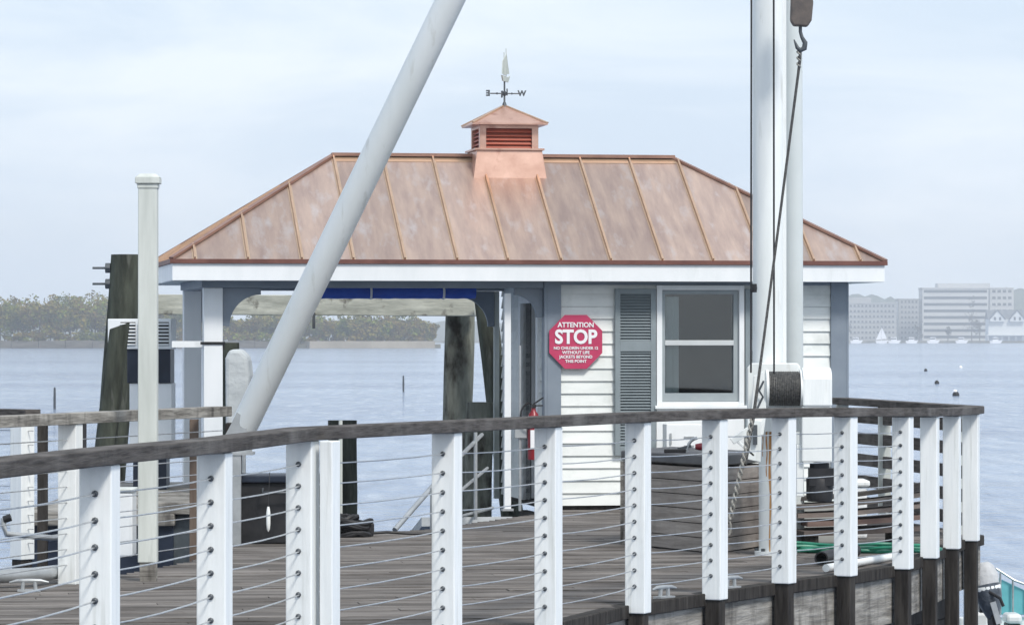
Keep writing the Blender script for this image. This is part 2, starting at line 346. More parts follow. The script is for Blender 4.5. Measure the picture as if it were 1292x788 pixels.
# gabled shore house
GABLE = pbr('white_shingle', (.55, .57, .57), (.62, .64, .64), scale=.3, rough=.8)
ROOFG = pbr('grey_slate', (.10, .11, .12), (.15, .16, .17), scale=.5, rough=.8)
Yh = 2190
o = thing('gabled_house', 'large white waterfront house with three dark roofed gables by the right edge', 'house', (xs(1280, Yh), Yh, WL + 1.3))
zb = WL + 1.3; ze_ = CAMZ - (402 - HY) * Yh / F; zp = CAMZ - (391 - HY) * Yh / F
MB().box((xs(1247, Yh), Yh, zb), (xs(1330, Yh), Yh + 14, ze_)).build('wall', GABLE, o)
g = MB(); g.prism([(0, 0), (14.6, 0), (7.3, zp - ze_ + .2)], (xs(1246, Yh), Yh - .3, ze_), (0, 1, 0), (0, 0, 1), (xs(1331, Yh) - xs(1246, Yh), 0, 0)); g.build('roof', ROOFG, o)
for pxx in (1258, 1283, 1310):
    xc = xs(pxx, Yh); gw = MB(); gw.prism([(-4.2, 0), (4.2, 0), (4.2, 1.4), (0, zp - ze_ + 1.2), (-4.2, 1.4)], (xc, Yh - 2.2, ze_ - 1.6), (1, 0, 0), (0, 0, 1), (0, 6, 0)); gw.build('gable', GABLE, o)
    gr = MB(); gr.bar((xc - 4.6, Yh + 1, ze_ - .2), (xc, Yh + 1, zp + 0.1), 7.5, .35, up=(0, 0, 1)); gr.bar((xc + 4.6, Yh + 1, ze_ - .2), (xc, Yh + 1, zp + 0.1), 7.5, .35, up=(0, 0, 1)); gr.build('gable_roof', ROOFG, o)
    for dx in (-1.5, 1.5): MB().box((xc + dx - .6, Yh - 2.35, ze_ - .8), (xc + dx + .6, Yh - 2.15, ze_ + 1.0)).build('window', WINB, o)
MB().box((xs(1243, Yh), Yh - 5, zb + 3.0), (xs(1331, Yh), Yh - .05, zb + 3.5)).build('porch_roof', GABLE, o)
for k in range(10):
    xx = xs(1245, Yh) + k * 4; MB().box((xx, Yh - 4.7, zb), (xx + .4, Yh - 4.3, zb + 3.0)).build('porch_post', GABLE, o)
def farboat(px, Y, kind, label):
    x = xs(px, Y); o = thing('moored_boat', label, 'boat', (x, Y, WL), group='boats moored along the far shore')
    g = MB(); g.prism([(-3.4, 1.5), (-2.8, 0), (2.6, 0), (4.0, 1.9)], (x, Y - 1, WL - .2), (1, 0, 0), (0, 0, 1), (0, 2, 0)); g.build('hull', LETTER, o)
    if kind == 'sail':
        MB().tube((x, Y, WL + 1), (x, Y, WL + 9.5), .12, .08, n=6).build('mast', LETTER, o)
        MB().prism([(.2, 0), (3.4, 0), (.2, 6.6)], (x, Y, WL + 2.4), (1, 0, 0), (0, 0, 1), (0, .08, 0)).build('sail', LETTER, o)
        MB().prism([(-.2, 0), (-3.2, -.5), (-.2, 5.6)], (x, Y, WL + 2.4), (1, 0, 0), (0, 0, 1), (0, .08, 0)).build('jib', LETTER, o)
    else:
        MB().box((x - 1.6, Y - .8, WL + 1.4), (x + 1.5, Y + .8, WL + 3.4)).build('cabin', LETTER, o)
        MB().box((x - 1.7, Y - .86, WL + 2.2), (x + 1.2, Y + .86, WL + 2.9)).build('window', WINB, o)
farboat(1112, 2180, 'sail', 'white boat under a small triangular sail below the gridded office block')
for px, lb in ((1080, 'first white motorboat right of the hut on the far shore'), (1128, 'white motorboat just right of the small sail'), (1150, 'white motorboat below the plain grey block'), (1177, 'white motorboat below the left end of the tallest office block'), (1213, 'white motorboat below the right half of the tallest office block'), (1256, 'white motorboat in front of the gabled waterfront house')):
    farboat(px, 2175, 'motor', lb)
random.seed(11)
LEAF2 = leafmat('bare_twigs', [(.06, .055, .05), (.09, .085, .07), (.07, .08, .05), (.11, .10, .08)])
for px, h, lb in ((1226, 22, 'tall thin grey tree standing left of the gabled waterfront house'), (1236, 17, 'shorter grey tree between the tall thin tree and the gabled house'), (1160, 12, 'small dark tree in the gap left of the tallest office block'), (1196, 10, 'low round tree before the middle of the tallest office block'), (1068, 11, 'small tree by the water just right of the hut corner')):
    Y = 2215; x = xs(px, Y); o = thing('shore_tree', lb, 'tree', (x, Y, WL + 1.3), group='trees along the far right shore')
    gg = MB(); gg.tube((x, Y, WL + 1.2), (x, Y, WL + h * .8), .35, .12, n=6)
    for k in range(6):
        a = random.uniform(0, 6.28); gg.tube((x, Y, WL + h * (.3 + .08 * k)), (x + math.cos(a) * h * .18, Y + math.sin(a) * h * .18, WL + h * (.5 + .07 * k)), .14, .05, n=5)
    gg.build('trunk', BARK, o); gg = MB(); crown(gg, (x, Y, WL + h * .66), h * .24, h * .24, h * .36, 240, .38, 10); gg.build('crown', LEAF2, o)
for px, py, sz, mt, lb in ((1168, 468, .3, BLACK, 'small dark mooring buoy farthest left on the open water'), (1182, 484, .3, BLACK, 'dark mooring buoy in the middle of the right hand water'), (1206, 499, .36, BLACK, 'dark mooring buoy with a white cap nearest the pier rail'), (1212, 464, .34, LETTER, 'pale white mooring ball far out on the right')):
    Y = (CAMZ - WL) * F / (py - HY); x = xs(px, Y)
    sz *= .52; o = thing('mooring_buoy', lb, 'buoy', (x, Y, WL), group='mooring buoys on the harbour')
    MB().lathe([(0, -.2), (sz * .7, -.15), (sz, .02), (sz * .95, .12), (sz * .5, .22), (0, .25)], (x, Y, WL), n=14).build('float', mt, o)
    if py == 499: MB().lathe([(0, 0), (.12, 0), (.10, .1), (0, .13)], (x - .05, Y, WL + .21), n=12).build('cap', LETTER, o)
for px, py, hh, lb in ((69, 516, 27, 'thin dark marker pole standing in the water at the left'), (509, 494, 20, 'thin dark marker pole in the water seen through the open bay')):
    Y = (CAMZ - WL) * F / (py - HY); x = xs(px, Y); h = hh * Y / F
    tag(MB().lathe([(.05, -.6), (.055, h * .5), (.045, h), (0, h + .03)], (x, Y, WL), n=8).build('channel_marker', DARKI), lb, 'marker', 'marker poles in the water')

# ------------------------------------------------------------------ pier deck
TH = R(9.07); CU = Vector((math.cos(TH), math.sin(TH), 0)); CV = Vector((-math.sin(TH), math.cos(TH), 0))
posts = [(-2.27, 9.2), (-2.02, 10.7), (-1.76, 12.2), (-1.49, 13.8), (-1.21, 15.5), (-.935, 17.0), (-.324, 18.96), (.196, 20.4), (.738, 22.1), (1.232, 23.1), (1.726, 24.08), (2.184, 24.9), (2.66, 25.9), (2.96, 27.0), (3.255, 28.2), (3.53, 29.3)]
PX = {3: 126, 4: 271, 5: 382, 6: 564, 7: 692, 8: 805, 9: 902, 10: 989, 11: 1067, 12: 1139, 13: 1173, 14: 1201, 15: 1225}
posts = [(((PX[i] - CX) * y / F) if i in PX else x, y) for i, (x, y) in enumerate(posts)]
under = {3: 585, 4: 570, 5: 555, 6: 545, 7: 538, 8: 532, 9: 528.5, 10: 526, 11: 525, 12: 525, 13: 525, 14: 524, 15: 522}
zr = [CAMZ - (under[i] - HY) * y / F if i in under else 1.093 for i, (x, y) in enumerate(posts)]
def tangent(i):
    a = Vector(posts[max(i-1, 0)]); b_ = Vector(posts[min(i+1, len(posts)-1)]); return (b_ - a).normalized()
inner = []
for i, p in enumerate(posts):
    t_ = tangent(i); n_ = Vector((-t_.y, t_.x)); inner.append(Vector(p) + n_ * .10)
def gp(px, Y): return Vector(((px - CX) * Y / F, Y))
poly = inner + [gp(1232, 29.9), gp(1068, 33.7), gp(1072, 37.5), gp(660, 37.5), gp(700, 34.1), gp(545, 30.9), gp(480, 30.3), gp(320, 29.4), gp(262, 27.6), gp(240, 26.4), gp(150, 24.9), gp(-60, 23.9), Vector((-7, 23.6)), Vector((-7, 9.0))]
c, s_ = math.cos(TH), math.sin(TH)
pl = [(p.x * c + p.y * s_, -p.x * s_ + p.y * c) for p in poly]
def spans(v):
    xs_ = []
    for (u0, v0), (u1, v1) in zip(pl, pl[1:] + pl[:1]):
        if (v0 - v) * (v1 - v) < 0: xs_.append(u0 + (u1 - u0) * (v - v0) / (v1 - v0))
    xs_.sort(); return list(zip(xs_[::2], xs_[1::2]))
random.seed(5)
g = MB(); v = 8.6; bw = .142
while v < 39:
    for u0, u1 in spans(v + bw / 2):
        ends = [u0]; u = u0 + random.uniform(.5, 3.5)
        while u < u1 - .3: ends.append(u); u += random.uniform(2.4, 4.2)
        ends.append(u1)
        for a, b_ in zip(ends, ends[1:]):
            dz = random.uniform(-.003, .003); a += .003; b_ -= .003
            g.box((a, v, -.04 + dz), (b_, v + bw - .009, dz))
    v += bw
g.v = [Vector((p.x * c - p.y * s_, p.x * s_ + p.y * c, p.z)) for p in g.v]
deckroot = g.build('pier_deck', DECK, origin=(0, 0, 0)); tag(deckroot, kind='structure')
# rotate mapping so grain follows the boards
for n in DECK.node_tree.nodes:
    if n.bl_idname == 'ShaderNodeMapping' and tuple(n.inputs['Scale'].default_value)[0] < .95: n.vector_type = 'TEXTURE' if False else 'POINT'; n.inputs['Rotation'].default_value = (0, 0, -TH)
# edge board, joists and pilings of the pier
g = MB(); g2 = MB()
ring = [Vector((p.x, p.y, 0)) for p in inner] + [Vector((gp(1232, 29.9).x, 29.9, 0)), Vector((gp(1068, 33.7).x, 33.7, 0))]
for a, b_ in zip(ring, ring[1:]):
    g.bar(a + Vector((0, 0, -.235)), b_ + Vector((0, 0, -.235)), .06, .31)
    dd = (b_ - a).normalized(); nn = Vector((dd.y, -dd.x, 0)) * .012
    g2.bar(a + nn + Vector((0, 0, -.037)), b_ + nn + Vector((0, 0, -.037)), .10, .078)
g.build('rim_board', WOODX, deckroot, bevel=.004); g2.build('edge_cap', WOODDARK, deckroot, bevel=.006)
g = MB(); back = [gp(660, 35.5), gp(700, 34.1), gp(545, 30.9), gp(480, 30.3), gp(320, 29.4), gp(262, 27.6), gp(240, 26.4), gp(150, 24.9), gp(-60, 23.9), Vector((-7, 23.6))]
for a, b_ in zip(back, back[1:]): g.bar((a.x, a.y - .05, -.2), (b_.x, b_.y - .05, -.2), .07, .3)
for a in (inner[10], inner[12], inner[14]): pass
g.build('back_rim', WOODDARK, deckroot)
g = MB()
for k in range(9):
    Y = 22.5 + k * 1.7; sp = spans(Y * c)
    pa = min(p.x for p in inner) if Y < 12 else None
bl = [Vector((p.x, p.y, 0)) + Vector((-.42, .12, 0)) for p in inner[3:]] + [Vector((gp(1200, 30.6).x, 30.6, 0)), Vector((gp(1060, 34.2).x, 34.2, 0))]
for a, b_ in zip(bl, bl[1:]):
    for k in range(5): g.bar(a + Vector((0, 0, -.55 - .27 * k)), b_ + Vector((0, 0, -.55 - .27 * k)), .06, .262)
g.build('bulkhead', WOODDARK, deckroot)
g = MB()
for i in range(4, 16):        # joists across the pier under each post
    p = inner[i]; q = p + Vector((-CU.x, -CU.y)) * 2.6; g.bar((p.x, p.y, -.24), (q.x, q.y, -.24), .08, .28)
g.build('joists', WOODDARK, deckroot)
random.seed(21)
pils = [(inner[i] + Vector((-.55, .35))) for i in (8, 10, 12, 13, 15)] + [Vector((1.2, 26)), Vector((2.1, 28.5)), Vector((.2, 24.0)), gp(560, 31.6), gp(300, 29.0), gp(40, 23.5), gp(-120, 23), gp(1060, 34), gp(850, 35)]
for k, p in enumerate(pils):
    MB().lathe([(.15, WL - 1), (.14, -.1 - .3)], (p.x, p.y, 0), n=12).build('support_pile', PILINGD, deckroot)

# ------------------------------------------------------------------ the near cable railing
rail = thing('cable_railing', 'long curving white post cable railing with dark timber handrail, nearest in front', 'railing', (posts[10][0], posts[10][1], 0))
SW = .122
for i, (x, y) in enumerate(posts):
    t_ = tangent(i); T3 = Vector((t_.x, t_.y, 0)); N3 = Vector((t_.y, -t_.x, 0)); P = Vector((x, y, 0))
    zb_ = {8: -.045, 9: -.035, 10: .0, 11: -.005, 12: -.02}.get(i, -.01)
    def bx(mb, half, z0, z1):
        return mb.prism([(-half, -half), (half, -half), (half, half), (-half, half)], P + Vector((0, 0, z0)), N3, T3, (0, 0, z1 - z0))
    po = bx(MB(), SW * .40, WL - .8 if i > 6 else -.9, zb_ + .012).build('post', WOODDARK, rail, bevel=.006)
    bx(MB(), SW / 2, zb_, zr[i] - .002).build('sleeve', VINYL, po, bevel=.006)
    if i <= 12:
        g = MB()
        for k in range(10):
            z = zr[i] - .105 - .0945 * k * (zr[i] / 1.07)
            if i >= 3:
                MB().lathe([(.0125, 0), (.0125, .006), (.006, .012)], P - T3 * (SW / 2) + Vector((0, 0, z)), -T3, n=8).build('cable_fitting', DARKI, po)
        if i == 5:   # the neighbouring second sleeve butted to this post
            P2 = P + N3 * .118 + T3 * .03; mb = MB()
            mb.prism([(-.03, -SW/2), (.03, -SW/2), (.03, SW/2), (-.03, SW/2)], P2 + Vector((0, 0, zb_)), N3, T3, (0, 0, zr[i] - .002 - zb_)); mb.build('side_sleeve', VINYL, rail, bevel=.005)
g = MB(); RW = .15; RT = .058
def railstrip(g, pts, width, thick):
    n = len(pts); rows = []
    for i, p in enumerate(pts):
        if i == 0: d_ = (pts[1] - pts[0])
        elif i == n - 1: d_ = pts[-1] - pts[-2]
        else: d_ = (pts[i] - pts[i-1]).normalized() + (pts[i+1] - pts[i]).normalized()
        d_ = Vector((d_.x, d_.y, 0)).normalized(); nn = Vector((d_.y, -d_.x, 0)); k = 1.0
        if 0 < i < n - 1:
            a1 = (pts[i] - pts[i-1]); a1.z = 0; k = 1 / max(.7, abs(a1.normalized().dot(d_)))
        rows.append([p - nn * width / 2 * k, p + nn * width / 2 * k, p + nn * width / 2 * k + Vector((0, 0, thick)), p - nn * width / 2 * k + Vector((0, 0, thick))])
    vs = [q for r_ in rows for q in r_]; fs = [[3, 2, 1, 0], [4*n-4, 4*n-3, 4*n-2, 4*n-1]]
    for i in range(n - 1):
        for k in range(4): fs.append([i*4 + k, i*4 + (k+1) % 4, (i+1)*4 + (k+1) % 4, (i+1)*4 + k])
    g.add(vs, fs)
rp_ = [Vector((x, y, zr[i])) for i, (x, y) in enumerate(posts)]
corner = rp_[-1] + Vector((.06, .25, 0)); endb = Vector((gp(1060, 33.7).x, 33.7, rp_[-1].z - .0))
segs = [rp_[:6], rp_[5:8], rp_[7:11], rp_[10:] + [corner]]
for sgm in segs:
    a = [p.copy() for p in sgm]; 
    for q in (0, -1):
        dd = (a[1] - a[0]).normalized() if q == 0 else (a[-2] - a[-1]).normalized(); a[q] = a[q] + dd * .002
    railstrip(g, a, RW, RT)
g.build('top_rail', WOODRAIL, rail, bevel=.005)
for k in range(10):
    pts = [Vector((x, y, zr[i] - .105 - .0945 * k * (zr[i] / 1.07))) for i, (x, y) in enumerate(posts[:13])]
    fine = []
    for a, b_ in zip(pts, pts[1:]):
        sag = .006 + .006 * random.random()
        for q in range(4): tt = q / 4; m = a.lerp(b_, tt); m.z -= sag * 4 * tt * (1 - tt); fine.append(m)
    fine.append(pts[-1]); MB().path(fine, .0034, n=6).build('cable', STEEL, rail)
# ------------------------------------------------------------------ slatted back railing at the right corner
brail = thing('slat_railing', 'far side railing of wide dark horizontal planks at the right corner of the deck', 'railing', (corner.x, corner.y, 0))
g = MB(); railstrip(g, [corner + Vector((.0, .004, 0)), endb], RW, RT); g.build('top_rail', WOODRAIL, brail, bevel=.005)
dirb = (endb - corner); L_ = dirb.length; du = dirb.normalized()
for k in range(5):
    z = endb.z - .10 - k * .183; o_ = Vector((0, -.05, 0))
    a = corner + o_; b_ = endb + o_; a.z = z; b_.z = z; MB().bar(a, b_, .03, .10).build('plank', WOODRAIL, brail, bevel=.003)
for tt in (.12, .64, .98):
    p = corner + dirb * tt; MB().box((p.x - .05, p.y - .03, -.2), (p.x + .05, p.y + .07, p.z - .002)).build('post', OLDWHITE, brail, bevel=.004)

# ------------------------------------------------------------------ left railings
def straight_rail(name, label, A, B, ps, zu, cables, mat=WOODRAIL, thick=.05, wd=.14, cab=None):
    o = thing(name, label, 'railing', (A.x, A.y, 0)); g = MB()
    railstrip(g, [Vector((A.x, A.y, zu[0])), Vector((B.x, B.y, zu[1]))], wd, thick); g.build('top_rail', mat, o, bevel=.004)
    D = (B - A); Dn = D.normalized(); T3 = Vector((Dn.x, Dn.y, 0)); N3 = Vector((Dn.y, -Dn.x, 0))
    for tt in ps:
        P = Vector((A.x + D.x * tt, A.y + D.y * tt, 0)); zt = zu[0] + (zu[1] - zu[0]) * tt
        po = MB().prism([(-.05, -.05), (.05, -.05), (.05, .05), (-.05, .05)], P + Vector((0, 0, -.6)), N3, T3, (0, 0, .612)).build('post', WOODDARK, o)
        MB().prism([(-.061, -.061), (.061, -.061), (.061, .061), (-.061, .061)], P, N3, T3, (0, 0, zt - .002)).build('sleeve', VINYL, po, bevel=.005)
        if cables:
            g = MB()
            for k in range(9): g.lathe([(.011, 0), (.011, .008)], P + Vector((0, 0, zt - .1 - .098 * k)) + Vector((0, -.075, 0)), (0, -1, 0), n=8)
            g.build('cable_fitting', DARKI, po)
    if cables:
        for k in range(9):
            MB().path([Vector((A.x, A.y, zu[0] - .1 - .098 * k)), Vector((B.x, B.y, zu[1] - .1 - .098 * k))], .004, n=6).build('cable', STEEL, o)
    return o
zA = CAMZ - (538 - HY) * 22.6 / F; zB = CAMZ - (523 - HY) * 26.8 / F
A = gp(-60, 22.2); B = gp(281, 26.8)
A88 = ((gp(88, 24.0) - A).dot((B - A).normalized())) / (B - A).length
straight_rail('dock_railing', 'weathered grey railing crossing behind the tall capped post at the left', A, B, (A88, ), (CAMZ - (542 - HY) * 22.2 / F, zB - .01), True, mat=WOODX, thick=.07)
A2 = gp(-80, 27.3); B2 = gp(42, 26.6)
straight_rail('short_railing', 'short farther railing with one holed white post at the left edge', A2, B2, (.89,), (1.0, 1.0), True)

# ------------------------------------------------------------------ tall capped post
P = at(187, 732, 24.3); o = thing('capped_post', 'tall free standing chalky white square post with a moulded cap', 'post', (P.x, P.y, 0))
zt = at(0, 236, 24.3).z; h_ = .060
g = MB(); g.box((P.x - h_, P.y - h_, .12), (P.x + h_, P.y + h_, zt)); g.build('shaft', OLDWHITE, o, bevel=.006)
g = MB(); g.box((P.x - .066, P.y - .066, zt - .01), (P.x + .066, P.y + .066, zt + .02)); g.box((P.x - .078, P.y - .078, zt + .02), (P.x + .078, P.y + .078, zt + .06))
g.add([(P.x - .078, P.y - .078, zt + .06), (P.x + .078, P.y - .078, zt + .06), (P.x + .078, P.y + .078, zt + .06), (P.x - .078, P.y + .078, zt + .06), (P.x - .05, P.y - .05, zt + .085), (P.x + .05, P.y - .05, zt + .085), (P.x + .05, P.y + .05, zt + .085), (P.x - .05, P.y + .05, zt + .085)], [[0,1,5,4],[1,2,6,5],[2,3,7,6],[3,0,4,7],[4,5,6,7]])
g.build('cap', OLDWHITE, o, bevel=.006)
MB().box((P.x - .05, P.y - .05, 0), (P.x + .055, P.y + .05, .125)).build('timber_foot', WOODX, o, bevel=.004)

# ------------------------------------------------------------------ the copper roofed hut
HO = Vector((0.672, 34.3, 0))
hut = thing('dock_hut', 'white clapboard dock hut with a seamed copper hip roof and an open bay', 'building', HO, TH)
def Lc(px, py, v):
    k = (px - CX) / F       # X = k*Y
    u = (k * (HO.y + v * CV.y) - HO.x - v * CV.x) / (CU.x - k * CU.y)
    Y = HO.y + u * CU.y + v * CV.y
    return Vector((u, v, CAMZ - (py - HY) * Y / F))
def hb(name, mat, *boxes, parent=None, bevel=0):
    g = MB()
    for lo, hi in boxes: g.box(lo, hi)
    return g.build(name, mat, parent or hut, local=True, bevel=bevel)
EV = -.33; RR = 1.64
eL = Lc(216, 329, EV); eR = Lc(1118, 329, EV); ze = (eL.z + eR.z) / 2; uL, uR = eL.x, eR.x
rid = Lc(640, 198, EV + RR); zrg = rid.z; rise = zrg - ze; BV = EV + 2 * RR
rl, rr = Lc(421, 197, EV + RR).x, Lc(848, 197, EV + RR).x
print('hut', uL, uR, rl, rr, ze, zrg, RR)
RLr, RRr = rl - uL, uR - rr
seams_u = [Lc(p, 329, EV).x for p in (246, 313, 381, 446, 511, 577, 641, 708, 771, 836, 900, 963, 1027, 1086)]
def tfront(u): return max(0, min(1, (u - uL) / RLr, (uR - u) / RRr))
def side_poly(us, vbase, sgn):
    g = MB(); cuts = sorted(us + [uL, uR, rl, rr])
    strips = sorted([uL] + us + [uR])
    for a, b_ in zip(strips, strips[1:]):
        pts = [a] + [q for q in (rl, rr) if a < q < b_] + [b_]
        low = [(a, vbase, ze), (b_, vbase, ze)]
        hi = [(q, vbase + sgn * RR * tfront(q), ze + rise * tfront(q)) for q in reversed(pts)]
        vs = low + [h for h in hi if tfront(h[0]) > 1e-6]
        g.add(vs, [list(range(len(vs))) if sgn > 0 else list(range(len(vs)))[::-1]])
    return g
gR = side_poly(seams_u, EV, 1); gB = side_poly(seams_u, BV, -1)
gR.f += [[i + len(gR.v) for i in f] for f in gB.f]; gR.v += gB.v; gR.sm += gB.sm
vm = EV + RR
gR.add([(uL, BV, ze), (uL, EV, ze), (rl, vm, zrg)], [[0, 1, 2]]); gR.add([(uR, EV, ze), (uR, BV, ze), (rr, vm, zrg)], [[0, 1, 2]])
gR.add([(uL, EV, ze - .012), (uR, EV, ze - .012), (uR, BV, ze - .012), (uL, BV, ze - .012)], [[3, 2, 1, 0]])
roof = gR.build('roof', COPPER, hut, local=True)
g = MB(); nf = Vector((0, -rise, RR)).normalized(); nb = Vector((0, rise, RR)).normalized()
for u in seams_u:
    t_ = tfront(u)
    g.bar((u, EV - .004, ze + .012), (u, EV + RR * t_, ze + rise * t_ + .012), .015, .034, up=nf)
    g.bar((u, BV + .004, ze + .012), (u, BV - RR * t_, ze + rise * t_ + .012), .020, .034, up=nb)
for side in (0, 1):
    u0 = uL if not side else uR; run = RLr if not side else -RRr
    for k in range(-3, 4):
        vv = vm + k * .44; t_ = 1 - abs(vv - vm) / RR
        g.bar((u0, vv, ze + .012), (u0 + run * t_, vv, ze + rise * t_ + .012), .02, .034, up=Vector((-rise * (1 if not side else -1), 0, abs(run))))
g.build('standing_seam', COPPERB, roof, local=True)
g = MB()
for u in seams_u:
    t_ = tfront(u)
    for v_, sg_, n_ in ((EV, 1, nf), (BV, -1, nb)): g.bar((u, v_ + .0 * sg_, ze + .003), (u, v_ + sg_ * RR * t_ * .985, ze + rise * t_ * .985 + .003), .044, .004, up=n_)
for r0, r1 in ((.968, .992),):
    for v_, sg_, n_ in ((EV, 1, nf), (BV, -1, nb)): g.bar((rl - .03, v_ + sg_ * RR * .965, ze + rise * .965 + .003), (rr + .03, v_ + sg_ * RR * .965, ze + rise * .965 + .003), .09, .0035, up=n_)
g.build('golden_strip', COPPERF, roof, local=True)  # thin golden copper strips laid along the seams and below the ridge
g = MB()
g.bar((rl - .02, vm, zrg + .012), (rr + .02, vm, zrg + .012), .09, .03)
for cu, rv in ((uL, rl), (uR, rr)):
    for cv in (EV, BV): g.bar((cu, cv, ze + .014), (rv, vm, zrg + .010), .05, .022)
g.build('ridge_cap', pbr('ridge_copper', (.24, .13, .10), (.36, .21, .155), scale=5, rough=.42, metal=.5), roof, local=True)
g = MB(); dz0, dz1 = ze - .03, ze + .008
g.box((uL - .012, EV - .012, dz0), (uR + .012, EV + .02, dz1)); g.box((uL - .012, BV - .02, dz0), (uR + .012, BV + .012, dz1))
g.box((uL - .012, EV + .02, dz0), (uL + .02, BV - .02, dz1)); g.box((uR - .02, EV + .02, dz0), (uR + .012, BV - .02, dz1)); g.build('drip_edge', COPPERD, roof, local=True)
zf0 = Lc(600, 354.5, EV).z; zf1 = ze - .031
f_ = .035; hb('fascia', WHITE, ((uL + .01, EV + .01, zf0), (uR - .01, EV + .01 + .025, zf1)), ((uL + .01, BV - .035, zf0), (uR - .01, BV - .01, zf1)),
   ((uL + .01, EV + f_, zf0), (uL + f_, BV - f_, zf1)), ((uR - f_, EV + f_, zf0), (uR - .01, BV - f_, zf1)), bevel=.003)
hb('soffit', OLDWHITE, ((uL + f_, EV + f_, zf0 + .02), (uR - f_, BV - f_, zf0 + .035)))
# walls of the closed room
WF = 0.0; WB = 2.60; wl = Lc(692, 400, 0).x; wr = Lc(1062, 400, 0).x; zs = zf0 + .018
SID = pbr('clapboard_paint', (.66, .69, .67), (.79, .81, .79), scale=2.0, stretch=(1, 1, 3), rough=.5, island=.06, c3=(.46, .49, .47), c3scale=2.5, c3lim=(.55, .8))
def clap(g, a, b_, z0, z1, exp=.112):      # slanted boards between plan points a, b on the outside to the right of a->b
    a = Vector(a); b_ = Vector(b_); d_ = (b_ - a).normalized(); n_ = Vector((d_.y, -d_.x, 0)); z = z0
    while z < z1 - .01:
        zt_ = min(z + exp, z1)
        g.add([a + n_*.026 + Vector((0,0,z)), b_ + n_*.026 + Vector((0,0,z)), b_ + n_*.008 + Vector((0,0,zt_)), a + n_*.008 + Vector((0,0,zt_)),
               a + Vector((0,0,z)), b_ + Vector((0,0,z)), b_ + Vector((0,0,zt_)), a + Vector((0,0,zt_))], [[0,1,2,3],[4,5,1,0],[7,3,2,6],[0,3,7,4],[1,5,6,2]])
        z += exp
z0w = Lc(740, 637, 0).z
# window opening in front wall
wx0, wx1 = Lc(827, 0, 0).x, Lc(937.5, 0, 0).x; wz0, wz1 = Lc(880, 511, 0).z, Lc(880, 360, 0).z
g = MB(); rows_z = wz0
clap(g, (wl, 0, 0), (wx0, 0, 0), z0w, zs); clap(g, (wx1, 0, 0), (wr, 0, 0), z0w, zs)
clap(g, (wx0 + .001, 0, 0), (wx1 - .001, 0, 0), z0w, wz0)
clap(g, (wr, 0, 0), (wr, WB, 0), z0w, zs); clap(g, (wr, WB, 0), (wl, WB, 0), z0w, zs)
dv0, dv1 = .42, 1.30     # doorway in the left side wall
clap(g, (wl, WB, 0), (wl, dv1, 0), z0w, zs); clap(g, (wl, dv0, 0), (wl, 0, 0), z0w, zs)
g.build('clapboard_wall', SID, hut, local=True)
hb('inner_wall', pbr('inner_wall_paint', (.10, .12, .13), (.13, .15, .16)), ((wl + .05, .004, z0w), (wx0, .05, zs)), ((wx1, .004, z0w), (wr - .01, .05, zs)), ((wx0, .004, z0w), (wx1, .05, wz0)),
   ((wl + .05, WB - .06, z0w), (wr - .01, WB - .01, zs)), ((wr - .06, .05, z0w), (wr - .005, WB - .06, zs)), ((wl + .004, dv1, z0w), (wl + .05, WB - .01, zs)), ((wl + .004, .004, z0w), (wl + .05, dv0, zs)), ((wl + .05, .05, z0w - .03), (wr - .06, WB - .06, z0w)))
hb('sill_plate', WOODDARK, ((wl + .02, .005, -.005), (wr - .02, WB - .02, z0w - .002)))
# corner boards
cb = Lc(707, 0, 0).x; hb('corner_board', BLUEGREY, ((wl - .02, -.045, 0.01), (cb, -.002, zs)), ((wl - .045, -.045, .01), (wl - .02, .10, zs)), bevel=.003)
hb('corner_board', BLUEGREY, ((Lc(1047, 0, 0).x, -.045, .01), (wr + .03, -.002, zs)), ((wr + .03, -.045, .01), (wr + .055, .10, zs)), bevel=.003)
hb('frieze_board', BLUEGREY, ((cb + .002, -.036, zs - .045), (Lc(1047, 0, 0).x - .002, -.002, zs)))
# window
win = hb('window', WHITE, ((wx0, -.06, wz0), (Lc(834, 0, 0).x, .0, wz1)), ((Lc(931, 0, 0).x, -.06, wz0), (wx1, .0, wz1)), ((Lc(834, 0, 0).x, -.06, Lc(880, 366, 0).z), (Lc(931, 0, 0).x, 0, wz1)), ((Lc(834, 0, 0).x, -.06, wz0), (Lc(931, 0, 0).x, 0, Lc(880, 506.5, 0).z)), bevel=.003)
sx0, sx1 = Lc(834, 0, 0).x + .002, Lc(931, 0, 0).x - .002; sz = lambda y: Lc(880, y, 0).z
hb('sash', SASH, ((sx0, -.03, sz(506)), (sx0 + .028, .03, sz(366.5))), ((sx1 - .045, -.03, sz(506)), (sx1, .03, sz(366.5))), ((sx0 + .028, -.03, sz(506)), (sx1 - .045, .03, sz(495.5))),
   ((sx0 + .028, -.03, sz(371)), (sx1 - .045, .03, sz(366.5))), parent=win)
hb('meeting_rail', pbr('pale_sash', (.5, .53, .54), (.56, .59, .6)), ((sx0 + .028, -.038, sz(435.5)), (sx1 - .045, .028, sz(429))), parent=win, bevel=.003)
gl = bpy.data.materials.new('window_glass'); gl.use_nodes = True; tt = gl.node_tree; tt.nodes.remove(tt.nodes['Principled BSDF'])
a1 = tt.nodes.new('ShaderNodeBsdfTransparent'); a1.inputs[0].default_value = (.8, .85, .86, 1); a2 = tt.nodes.new('ShaderNodeBsdfGlossy'); a2.inputs['Roughness'].default_value = .02
fr = tt.nodes.new('ShaderNodeFresnel'); fr.inputs[0].default_value = 1.75; ms = tt.nodes.new('ShaderNodeMixShader'); tt.links.new(fr.outputs[0], ms.inputs[0]); tt.links.new(a1.outputs[0], ms.inputs[1]); tt.links.new(a2.outputs[0], ms.inputs[2]); tt.links.new(ms.outputs[0], tt.nodes['Material Output'].inputs[0])
